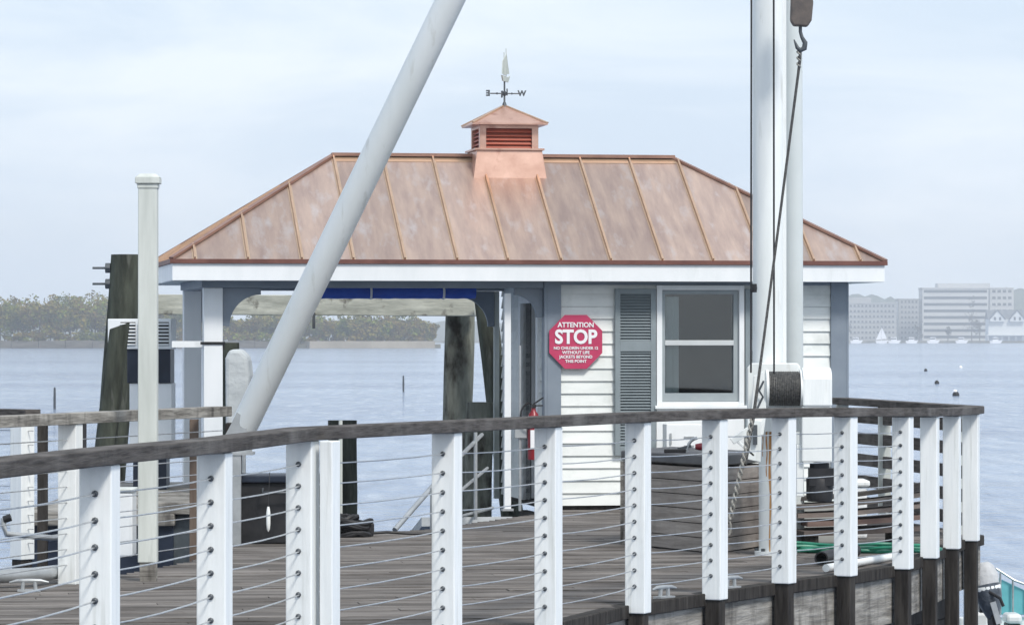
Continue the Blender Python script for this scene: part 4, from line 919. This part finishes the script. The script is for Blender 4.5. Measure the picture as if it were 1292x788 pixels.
g = MB(); g.path([(kx(1010), Yk, kz(-38)), (kx(1004), Yk - .0, TOPZ)], .007, n=6); g.path([(kx(1014), Yk, kz(-38)), (kx(1010), Yk, TOPZ)], .007, n=6); g.build('fall_lines', BLACK, hb_)
# tail rope from the hook to the deck
ro = thing('lifting_rope', 'grey wire sling hanging from the hook down across the winch to the deck', 'rope', (kx(918), 26.4, 0))
pts = [at(1010, 62, Yk), at(1009.5, 75, Yk), at(1007, 95, Yk), at(985, 265, 26.68), at(962, 440, 26.6), at(950, 530, 26.5), at(940, 585, 26.45)]
MB().path(pts, [.010, .011, .010, .0095, .0095, .012, .013], n=8).build('wire', DARKROPE, ro)
g = MB(); tw = []
A_, B_ = at(951, 520, 26.5), at(921, 655, 26.3)
for sgn in (0, math.pi):
    tw = [A_.lerp(B_, k / 70) + Vector((.012 * math.cos(k * .7 + sgn), .012 * math.sin(k * .7 + sgn), 0)) for k in range(71)]; MB().path(tw, .008, n=6).build('strand', ROPE, ro)
g = MB(); lp = B_; g.path([lp + Vector((.02 * math.sin(a) - .015, 0, -.055 + .055 * math.cos(a))) for a in [k * .52 for k in range(13)]] , .008, n=6)
g.path([at(1010, 62, Yk) + Vector((-.012 + .012 * math.cos(k * .9), .014 * math.sin(k * .9), -.006 * k)) for k in range(24)], .006, n=6)
g.build('spliced_tail', ROPE, ro)
g = MB(); g.path([lp + Vector((-.015, 0, -.1)), at(916, 690, 26.4), at(914, 706, 26.4)], .007, n=6); g.build('loose_end', ROPE, ro)

# ------------------------------------------------------------------ planked bin beside the mast
bxw = [at(788, 690, 28.2), at(903, 700, 27.3), at(962, 690, 28.2)]
base = [Vector((bxw[0].x, 28.6, 0)), Vector((bxw[1].x, 27.3, 0)), Vector((bxw[2].x + .02, 28.3, 0))]; base.append(base[0] + base[2] - base[1])
o = thing('deck_bin', 'large weathered plank storage bin with a dark lid standing behind the railing', 'storage bin', (base[1].x, base[1].y, 0))
ztop = at(0, 586, 27.6).z; BIN = pbr('bin_planks', (.22, .195, .175), (.37, .335, .305), scale=3, stretch=(.7, .7, 8), rough=.85, spec=.12, bump=.004, island=.12, c3=(.10, .09, .085), c3scale=1.2, c3lim=(.5, .75))
g = MB(); cen = sum(base, Vector()) / 4; nb = 6
for i in range(4):
    a, b_ = base[i], base[(i + 1) % 4]
    for k in range(nb):
        z0 = .01 + (ztop - .02) * k / nb; z1 = .01 + (ztop - .02) * (k + 1) / nb - .006; dd = (b_ - a).normalized(); n_ = Vector((dd.y, -dd.x, 0))
        g.bar(a + dd * .012 + Vector((0, 0, (z0 + z1) / 2)), b_ - dd * .012 + Vector((0, 0, (z0 + z1) / 2)), .022, z1 - z0)
g.build('planks', BIN, o, bevel=.002)
g = MB()
for p in base: q = p.lerp(cen, .02); g.box((q.x - .03, q.y - .03, 0), (q.x + .03, q.y + .03, ztop - .005))
g.build('corner_post', WOODX, o)
g = MB(); big = [cen + (p - cen) * 1.03 for p in base]; g.add([b + Vector((0, 0, ztop)) for b in big] + [b + Vector((0, 0, ztop + .075)) for b in big], [[3,2,1,0],[4,5,6,7],[0,1,5,4],[1,2,6,5],[2,3,7,6],[3,0,4,7]]); g.build('lid', pbr('bin_lid', (.05, .05, .053), (.085, .085, .088), scale=3, rough=.5), o, bevel=.01)
zl = ztop + .075
q = at(855, 0, 28.0); o = thing('hand_tool', 'small black hand tool lying on the bin lid below the window', 'tool', (q.x, 28.0, zl))
MB().box((-.10, -.02, .0), (.06, .03, .028)).build('body', BLACK, o, local=True, bevel=.005); MB().bar((.0, 0, .028), (.10, 0, .05), .02, .02).build('handle', DARKI, o, local=True)
q = at(884, 0, 28.0); o = thing('power_drill', 'small red and grey power tool on the bin lid beside the railing post', 'tool', (q.x, 28.0, zl))
MB().lathe([(.02, -.04), (.028, 0), (.025, .05), (.012, .07)], (0, 0, .045), (1, 0, 0), n=14).build('body', RED, o, local=True); g = MB(); g.path([(-.10 + .08 * (1 - math.cos(a)), 0, .01 + .10 * math.sin(a)) for a in [k * .3 for k in range(6)]], .012, n=8); g.build('handle', GALV, o, local=True)
q = hw(868, 572, -.42); o = thing('utility_cabinet', 'small white cabinet standing beneath the hut window', 'cabinet', (q.x, q.y, 0), TH)
MB().box((-.20, -.02, .05), (.12, .16, .78)).build('case', WHITE, o, local=True, bevel=.006)
g = MB()
for z in (.66, .58, .50): g.box((-.04, -.03, z), (.05, -.019, z + .012))
g.build('vent_slots', GALV, o, local=True); MB().box((-.18, -.0, 0.0), (.1, .14, .052)).build('plinth', BLACK, o, local=True)
g = MB(); MB().box((-.17, -.035, .70), (-.155, -.02, .3 + .3)).build('handle', GALV, o, local=True)
q = hw(900, 572, -.40); o = thing('vent_duct', 'short bent tan duct beside the white cabinet under the window', 'duct', (q.x, q.y, 0), TH)
g = MB(); g.path([(0, 0, 0.02), (0, 0, .6), (.01, 0, .72), (.05, 0, .8)], .07, n=16); g.build('pipe', pbr('tan_duct', (.33, .30, .27), (.42, .39, .35), rough=.6), o, local=True); MB().lathe([(.085, 0), (.085, .03)], (0, 0, 0), n=16).build('collar', GALV, o, local=True)

# ------------------------------------------------------------------ clutter at the right end
random.seed(9)
A_, B_ = at(1003, 0, 27.9), at(1168, 0, 28.0)
def lumber(label, px0, px1, Y0, Y1, z, wd, th, bend, mat=BROWN, name='timber_plank', group='old planks piled on the deck'):
    A_, B_ = gp(px0, Y0), gp(px1, Y1); pts = []
    for k in range(9):
        t_ = k / 8; p = A_.lerp(B_, t_); pts.append(Vector((p.x, p.y, z + bend * (t_ ** 1.6))))
    g = MB(); railstrip(g, pts, wd, th); return tag(g.build(name, mat), label, 'plank', group)
for k, (lb, p0, p1, z, bd, wd, th) in enumerate([
    ('lowest dark brown plank of the pile at the right end', 1002, 1150, .10, .03, .5, .035),
    ('reddish brown plank second from the bottom of the pile', 1012, 1160, .165, .05, .42, .035),
    ('long brown plank in the middle of the pile', 1004, 1166, .225, .08, .38, .03),
    ('dark plank with a pale edge near the top of the pile', 1000, 1168, .285, .10, .34, .035),
    ('topmost nearly black plank sloping up to the right', 1010, 1172, .345, .12, .3, .03)]):
    m = pbr('plank_%d' % k, *[((.06, .048, .043), (.13, .105, .095)), ((.12, .075, .065), (.2, .14, .12)), ((.15, .12, .105), (.26, .22, .20)), ((.10, .085, .078), (.2, .18, .165)), ((.035, .032, .03), (.08, .072, .066))][k], scale=5, stretch=(.6, 5, 5), rough=.85)
    lumber(lb, p0, p1, 28.1 + .05 * k, 28.3 - .05 * k, z, wd, th, bd, mat=m)
for xb2 in (1020, 1130):
    q = gp(xb2, 28.2); tag(MB().box((q.x - .05, q.y - .3, 0), (q.x + .05, q.y + .3, .098)).build('timber_block', WOODDARK), 'short dark timber block under the %s end of the plank pile' % ('left' if xb2 < 1100 else 'right'), 'block', 'blocks under the planks')
g = MB()
for k in range(5):
    off = k * .02; pts = []
    for j in range(25):
        t_ = j / 24; X = gp(1000 + 168 * t_, 27.35).x; pts.append((X, 27.35 + off * 1.5 + .10 * math.sin(t_ * 5 + k * .7), .018 + (k % 3) * .024 + .008 * math.sin(t_ * 9 + k)))
    g.path(pts, .012, n=8)
g.path([(gp(1168, 27.35).x + .12 * math.sin(a), 27.45 - .12 * math.cos(a), .03) for a in [k * .3 for k in range(11)]], .012, n=8)
tag(g.build('garden_hose', GREEN), 'green hose lying in loose loops along the foot of the plank pile', 'hose')
A_, B_ = at(1042, 718, 25.2), at(1132, 700, 26.6); A_.z = .028; B_.z = .028
g = MB(); g.path([A_, A_.lerp(B_, .5), B_], .026, n=12); tag(g.build('plastic_pipe', VINYL), 'white plastic pipe lying on the deck edge beside the black pipe', 'pipe')
A_ = gp(1036, 25.9); B_ = gp(1078, 26.9)
g = MB(); d0 = Vector((A_.x, A_.y, .05)); d1 = Vector((B_.x, B_.y, .05)); n = 20; a, sd_, u = basis(d1 - d0); vs = []
for P_, r_ in ((d0, .048), (d1, .048), (d1, .038), (d0, .038)):
    for k in range(n): cth = 2 * math.pi * k / n; vs.append(P_ + (sd_ * math.cos(cth) + u * math.sin(cth)) * r_)
fs = [[q * n + k, q * n + (k + 1) % n, ((q + 1) % 4) * n + (k + 1) % n, ((q + 1) % 4) * n + k] for q in range(4) for k in range(n)]
g.add(vs, fs, True); tag(g.build('pipe_offcut', BLACK), 'short open black pipe offcut pointing at the viewer on the deck', 'pipe')
q = gp(1075, 29.6); o = thing('float_box', 'white lidded plastic box behind the plank pile at the slatted railing', 'box', (q.x, q.y, 0))
MB().box((-.26, -.2, .0), (.10, .2, .40)).build('case', WHITE, o, local=True, bevel=.02); MB().box((-.28, -.22, .402), (.12, .22, .45)).build('lid', VINYL, o, local=True, bevel=.015); MB().box((-.1, -.235, .36), (-.04, -.221, .43)).build('latch', GALV, o, local=True)
q = gp(1030, 28.9); o = thing('grey_tub', 'low pale grey tub left of the white lidded box behind the planks', 'tub', (q.x, q.y, 0))
g = MB(); g.prism([(-.26, 0), (.26, 0), (.30, .30), (-.30, .30)], (0, -.2, 0), (1, 0, 0), (0, 0, 1), (0, .4, 0)); g.build('body', pbr('tub_grey', (.42, .44, .43), (.5, .52, .51), rough=.5), o, local=True, bevel=.01); MB().box((-.32, -.22, .301), (.32, .22, .32)).build('rim', OLDWHITE, o, local=True, bevel=.005)

# deck cleats
def cleat(px, Y, label, rot):
    q = gp(px, Y); o = thing('dock_cleat', label, 'cleat', (q.x, q.y, 0), rot, group='mooring cleats on the deck edge')
    g = MB(); g.path([(-.12, 0, .055), (-.07, 0, .065), (0, 0, .066), (.07, 0, .065), (.12, 0, .055)], [.006, .012, .014, .012, .006], n=10); g.build('horn', GALV, o, local=True)
    g = MB(); g.box((-.07, -.03, 0), (.07, .03, .012)); g.tube((-.04, 0, .01), (-.035, 0, .06), .012, n=8); g.tube((.04, 0, .01), (.035, 0, .06), .012, n=8); g.build('base', GALV, o, local=True)
cleat(838, 22.7, 'galvanised mooring cleat on the deck edge right of the sixth near post', .9); cleat(922, 23.6, 'galvanised mooring cleat just right of the next post along the deck edge', .9)
cleat(37, 23.3, 'small pale cleat on the deck near the left edge', .1)

# ------------------------------------------------------------------ left foreground clutter
A_, B_ = at(-60, 0, 23.6), at(150, 0, 25.4)
g = MB(); g.path([(A_.x, 23.45, .07), (gp(40, 23.6).x, 23.75, .075), (gp(112, 24.5).x, 24.5, .07)], .045, n=14); tag(g.build('steel_pipe', GALV), 'long grey steel pipe lying along the left edge of the deck', 'pipe')
q = gp(10, 25.3); o = thing('tube_handrail', 'bent grey tube handle reaching over the water at the left edge', 'mooring arm', (q.x, q.y, WL))
zq = lambda y: at(0, y, 25.3).z; xq = lambda p: gp(p, 25.3).x
g = MB(); g.path([(xq(5), 25.3, zq(653)), (xq(4), 25.3, zq(660)), (xq(8), 25.3, zq(673)), (xq(60), 25.5, zq(680)), (xq(88), 25.9, zq(680))], .02, n=10); g.build('arm', GALV, o)
g = MB(); g.path([(xq(5), 25.3, zq(655)), (xq(14), 25.3, zq(652))], .026, n=10); g.build('grip', BLACK, o); MB().tube((xq(70), 25.7, WL), (xq(70), 25.7, zq(678)), .03, n=10).build('stake', GALV, o)
# floating dock section seen through the left rail
o = thing('floating_dock', 'low dark floating dock with a timber top beyond the left railing', 'floating dock', (gp(90, 29).x, 29.5, WL))
fz = at(0, 640, 29).z
g = MB(); g.box((gp(40, 29).x, 28.2, fz - .1), (gp(232, 29).x, 31, fz)); g.build('dock_top', WOODX, o, bevel=.01)
MB().box((gp(42, 29).x, 28.25, WL - .1), (gp(230, 29).x, 30.9, fz - .102)).build('pontoon', NAVY, o)
for p_x, lb, rr_ in ((62, 'ring', .09),):
    pass
q = at(66, 664, 27.6); o = thing('cable_reel', 'small black reel of cable standing behind the left railing', 'reel', (q.x, q.y, fz), 0)
q = gp(66, 28.6); o.location = (q.x, q.y, fz); MATRIX[o.name] = Matrix.Translation((q.x, q.y, fz))
g = MB()
for s1 in (-.07, .07): g.lathe([(.12, -.008), (.12, .008)], (0, s1, .12), (0, 1, 0), n=22)
g.build('flange', BLACK, o, local=True); MB().lathe([(.08, -.06), (.08, .06)], (0, 0, .12), (0, 1, 0), n=20).build('wound_cable', BLACK, o, local=True)
q = gp(54, 27.8); tag(MB().box((q.x - .035, q.y - .035, WL - .4), (q.x + .035, q.y + .035, .95)).build('mooring_stake', WOODDARK), 'thin dark timber stake right of the holed post at the left edge', 'stake')
q = gp(106, 28.6); tag(MB().lathe([(.02, 0), (.02, 1.5 + .9), (.015, 2.42)], (q.x, q.y, WL), n=8).build('guide_rod', BLACK), 'thin black rod standing in the water behind the left railing', 'rod')
# brown post and side structures at px 240
q = gp(245, 26.7); tag(MB().box((q.x - .03, q.y - .03, -.6), (q.x + .03, q.y + .03, .98)).build('timber_stake', pbr('brown_stake', (.10, .07, .055), (.17, .13, .10), scale=5, stretch=(3, 3, .5), rough=.85), bevel=.004), 'slim brown timber post under the end of the weathered left railing', 'post')
# white box and blue tub near px 120-235
q = gp(163, 27.6); o = thing('dock_locker', 'pale white dock locker behind the tall capped post', 'locker', (q.x, 27.6, at(0, 700, 27.6).z))
z0 = at(0, 700, 27.6).z
MB().box((-.13, -.15, 0), (.04, .15, .46)).build('case', WHITE, o, local=True, bevel=.01); MB().box((-.14, -.16, .462), (.05, .16, .49)).build('lid', OLDWHITE, o, local=True, bevel=.008)
q = gp(205, 28.4); zt_ = at(0, 632, 28.4).z; o = thing('work_float', 'dark blue grey tank with a pale plank top behind the tall capped post', 'tank', (q.x, 28.4, WL))
MB().box((q.x - .28, 28.3, WL), (q.x + .25, 28.9, zt_ - .09)).build('tank', pbr('tank_grey', (.03, .04, .05), (.10, .12, .13), scale=3, rough=.5), o, bevel=.02); MB().box((q.x - .34, 28.2, zt_ - .088), (q.x + .28, 29, zt_)).build('plank_top', WOODX, o, bevel=.006)
# centre-left dark bins at px 315-400
q = gp(352, 29.0); z1 = at(0, 597, 29).z
o = thing('black_bin', 'black rectangular bin standing on the deck behind the third white post', 'bin', (q.x, 28.9, 0))
MB().prism([(-.27, 0), (.34, 0), (.37, z1 - .06), (-.30, z1 - .06)], (0, -.2, 0), (1, 0, 0), (0, 0, 1), (0, .42, 0)).build('body', BLACK, o, local=True, bevel=.01)
MB().box((-.32, -.23, z1 - .058), (.39, .25, z1)).build('lid', NAVY, o, local=True, bevel=.012)
g = MB(); g.path([(-.1, -.25, z1 - .1), (-.1, -.28, z1 - .13), (.12, -.28, z1 - .13), (.12, -.25, z1 - .1)], .01, n=8); g.build('handle', DARKI, o, local=True)
q = at(337, 0, 28.3); o = thing('fender', 'slim white boat fender hanging against the black bin', 'fender', (q.x, 28.45, .10))
MB().lathe([(0, 0), (.012, .02), (.016, .06), (.016, .14), (.012, .17), (.008, .19)], (0, 0, 0), n=14).build('body', VINYL, o, local=True); MB().path([(0, 0, .185), (0, .06, .3), (0, .16, .44)], .003, n=6).build('line', BLACK, o, local=True)
q = gp(295, 29.2); tag(MB().box((q.x - .06, q.y - .06, -.5), (q.x + .06, q.y + .06, .9)).build('timber_bollard', WOODDARK, bevel=.01), 'dark square timber post beside the foot of the slanted brace', 'post')
q = gp(313, 28.9); tag(MB().box((q.x - .03, q.y - .02, 0), (q.x + .03, q.y + .02, .50)).build('short_stake', WOODX, bevel=.004), 'short pale grey stake between the dark post and the black bin', 'stake')
# coiled black lines heap at px 405-465
random.seed(12); q = gp(436, 29.7); o = thing('line_heap', 'heap of black mooring lines and chain on the deck edge in the open bay', 'rope heap', (q.x, 29.7, 0))
for k in range(5):
    g = MB(); rx_, ry_, z = random.uniform(.1, .19), random.uniform(.06, .12), .02 + .032 * k; cx_ = random.uniform(-.05, .08); pts = []
    for j in range(40):
        a = j * .32; pts.append((cx_ + rx_ * math.cos(a) * (1 + .1 * math.sin(j)), ry_ * math.sin(a), z + .015 * math.sin(j * .9 + k)))
    g.path(pts, .017, n=7); g.build('coil', BLACK, o, local=True)
MB().box((-.20, -.02, 0), (-.06, .12, .19)).build('anchor_block', NAVY, o, local=True, bevel=.02); MB().box((.04, .0, 0), (.22, .14, .11)).build('anchor_block', BLACK, o, local=True, bevel=.02)
g = MB(); g.path([(.1, .05, .02), (.32, .12, .03), (.5, .2, .015), (.75, .2, .015)], .012, n=7); g.build('loose_line', BLACK, o, local=True)
# white pump standpipe px 405-430
q = gp(418, 29.9); o = thing('standpipe', 'white standpipe with a looped hose beside the dark piling in the open bay', 'standpipe', (q.x, 29.95, 0))
g = MB(); g.tube((0, 0, 0), (0, 0, .66), .022, n=10); g.tube((.07, .02, 0), (.07, .02, .9), .015, n=8); g.build('pipe', OLDWHITE, o, local=True)
g = MB(); g.path([(0, -.03, .62), (-.05, -.04, .66), (-.07, -.04, .56), (-.02, -.04, .48), (.04, -.04, .42), (.03, -.04, .3), (-.03, -.03, .2), (-.02, 0, .05)], .013, n=8); g.build('hose', OLDWHITE, o, local=True)
MB().lathe([(.035, 0), (.04, .03), (.02, .06)], (0, 0, .62), n=12).build('valve', GALV, o, local=True)
# gangway handrail dropping away in the bay
o = thing('gangway', 'grey aluminium gangway with handrails sloping down from the deck in the open bay', 'gangway', at(560, 668, 31))
a = at(498, 668, 30.75); b_ = at(566, 590, 31.6)
g = MB(); g.tube(a, b_, .022, n=10); g.tube(at(608, 548, 33.5), at(566, 590, 31.6), .018, n=10); g.build('handrail', GALV, o)
g = MB(); g.tube(at(545, 668, 31), at(545, 615, 31), .016, n=8); g.tube(at(600, 655, 33), at(600, 545, 33), .016, n=8); g.tube(at(622, 640, 34), at(566, 655, 32), .014, n=8); g.tube(at(615, 590, 33.8), at(570, 628, 32.2), .014, n=8); g.build('stanchion', GALV, o)
g = MB(); A_ = at(590, 672, 33.5); g.bar((A_.x, 33.2, -.05), (A_.x - .9, 40, WL + .2), .8, .08); g.build('walkway', GALV, o)

# ------------------------------------------------------------------ boat with outboard at bottom right
HULLW = pbr('gelcoat', (.62, .64, .64), (.72, .74, .74), scale=2, rough=.3); TEAL = pbr('teal_deck', (.10, .36, .40), (.16, .46, .50), scale=3, rough=.5)
CREAM = pbr('cream_hull', (.42, .40, .33), (.5, .48, .40), rough=.5)
Yb = 34.5; q = at(1300, 0, Yb); bo = thing('small_motorboat', 'small white and teal open motorboat moored below the right corner of the pier', 'boat', (q.x, Yb, WL))
bx0 = at(1216, 0, Yb).x - q.x
# hull: stern at left, bow off frame to the right
st = []; n = 12; Lb = 4.6
for i in range(n + 1):
    t_ = i / n; X = bx0 + Lb * t_; wdt = .75 * (1 - max(0, t_ - .45) ** 2.2 * 3.0); wdt = max(wdt, .05); sh = .47 + .25 * t_ ** 2
    st.append([(X, -wdt, sh), (X, -wdt * .92, .30), (X, -wdt * .6, -.05), (X, 0, -.15), (X, wdt * .6, -.05), (X, wdt * .92, .30), (X, wdt, sh), (X, wdt - .10 if wdt > .2 else wdt * .5, sh), (X, (wdt - .12) if wdt > .2 else wdt * .4, .18), (X, -(wdt - .12) if wdt > .2 else -wdt * .4, .18), (X, -(wdt - .10) if wdt > .2 else -wdt * .5, sh)])
g = MB(); m = 11; g.v = [Vector(p) for r_ in st for p in r_]
for i in range(n):
    for k in range(m): g.f.append([i*m + k, i*m + (k+1) % m, (i+1)*m + (k+1) % m, (i+1)*m + k]); g.sm.append(False)
g.f.append(list(range(m))[::-1]); g.sm.append(False); g.f.append([n*m + k for k in range(m)]); g.sm.append(False)
g.build('hull', HULLW, bo, local=True, bevel=.01)
bxp = lambda p: at(p, 0, Yb).x - q.x
MB().box((bx0 + .03, -.62, .20), (bx0 + 3.2, .62, .24)).build('floor', TEAL, bo, local=True)
MB().box((bxp(1222), .05, .24), (bxp(1240), .45, .78)).build('stern_locker', HULLW, bo, local=True, bevel=.03)
MB().box((bxp(1216), -.45, .44), (bxp(1240), .0, .60)).build('stern_seat', HULLW, bo, local=True, bevel=.03)
MB().box((bxp(1264), -.3, .48), (bxp(1284), .0, .57)).build('seat_cushion', HULLW, bo, local=True, bevel=.03)
MB().box((bxp(1266), -.28, .24), (bxp(1283), .0, .478)).build('seat_base', BLACK, bo, local=True, bevel=.01)
MB().prism([(bxp(1264), .50), (bxp(1264), .86), (bxp(1300), .74), (bxp(1340), .60), (bxp(1340), .50)], (0, .60, 0), (1, 0, 0), (0, 0, 1), (0, .05, 0)).build('coaming', TEAL, bo, local=True, bevel=.01)
g = MB()
for sy in (.56,):
    g.path([(bxp(1262), sy, .60), (bxp(1263), sy, .85), (bxp(1266), sy, .93), (bxp(1290), sy, .82), (bxp(1320), sy, .74), (bxp(1330), sy, .5)], .012, n=8)
    for p_ in (1272, 1288, 1306): g.tube((bxp(p_), sy, .5), (bxp(p_), sy, .91 - (p_ - 1266) * .0036), .010, n=8)
g.build('grab_rail', STEEL, bo, local=True)
MB().box((bx0 + .1, -.80, .30), (bx0 + 2.4, -.755, .37)).build('rub_rail', CREAM, bo, local=True, bevel=.01)
# outboard (tilted) hanging at the stern
oq = at(1243, 0, 33.68); ob_ = thing('outboard_motor', 'dark grey outboard motor under a pale cover tilted up by the pier corner', 'outboard motor', (oq.x, 33.68, WL))
oz = lambda y: at(0, y, 33.68).z; ox = lambda p: at(p, 0, 33.68).x
g = MB(); g.path([(ox(1240), 33.68, oz(709)), (ox(1241), 33.68, oz(714)), (ox(1243), 33.68, oz(725)), (ox(1244), 33.68, oz(738))], [.05, .085, .115, .118], n=18); g.build('pale_cover', pbr('cover_grey', (.40, .41, .42), (.52, .53, .54), scale=6, rough=.7, bump=.02), ob_)
g = MB(); g.path([(ox(1244), 33.68, oz(738)), (ox(1247), 33.66, oz(752)), (ox(1250), 33.64, oz(766)), (ox(1252), 33.62, oz(778))], [.122, .118, .09, .055], n=18); g.build('cowling', pbr('cowl_dark', (.03, .038, .05), (.085, .10, .125), scale=8, rough=.3, bump=.02), ob_)
MB().lathe([(.124, -.02), (.128, 0), (.124, .02)], (ox(1244.5), 33.68, oz(741)), (0.15, 0, -1), n=20).build('trim_band', VINYL, ob_)
g = MB(); g.bar((ox(1249), 33.5, oz(757)), (ox(1257), 33.5, oz(784)), .03, .05); g.build('tilt_bracket', GALV, ob_)
g = MB(); g.bar((ox(1252), 33.62, oz(776)), (ox(1256), 33.48, WL - .1), .07, .14); g.bar((ox(1236), 33.73, oz(765)), (ox(1262), 33.73, oz(765)), .12, .10); g.build('leg', BLACK, ob_)
g = MB(); g.path([(ox(1246), 33.56, oz(745)), (ox(1258), 33.48, oz(752)), (ox(1262), 33.48, oz(762))], .015, n=8); g.build('tiller', BLACK, ob_)
# pale canvas cover behind the brace foot
Yq = 31.5; q = at(303, 0, Yq); o = thing('canvas_cover', 'tall off white canvas cover rounded at the top behind the foot of the slanted brace', 'cover', (q.x, Yq, 0))
fx = lambda p: at(p, 0, Yq).x - q.x; fz_ = lambda y: at(0, y, Yq).z
MB().prism([(fx(286), fz_(560)), (fx(285), fz_(452)), (fx(290), fz_(441)), (fx(303), fz_(440)), (fx(313), fz_(450)), (fx(316), fz_(474)), (fx(312), fz_(520)), (fx(308), fz_(560))], (0, -.1, 0), (1, 0, 0), (0, 0, 1), (0, .5, 0)).build('canvas', pbr('canvas', (.40, .43, .44), (.50, .53, .54), scale=4, rough=.8, bump=.02), o, local=True, bevel=.03)
g = MB()
for x_ in (288, 306): g.tube((fx(x_), .15, -.0), (fx(x_), .15, fz_(558)), .018, n=8)
g.build('stand', GALV, o, local=True)
bpy.context.view_layer.update()
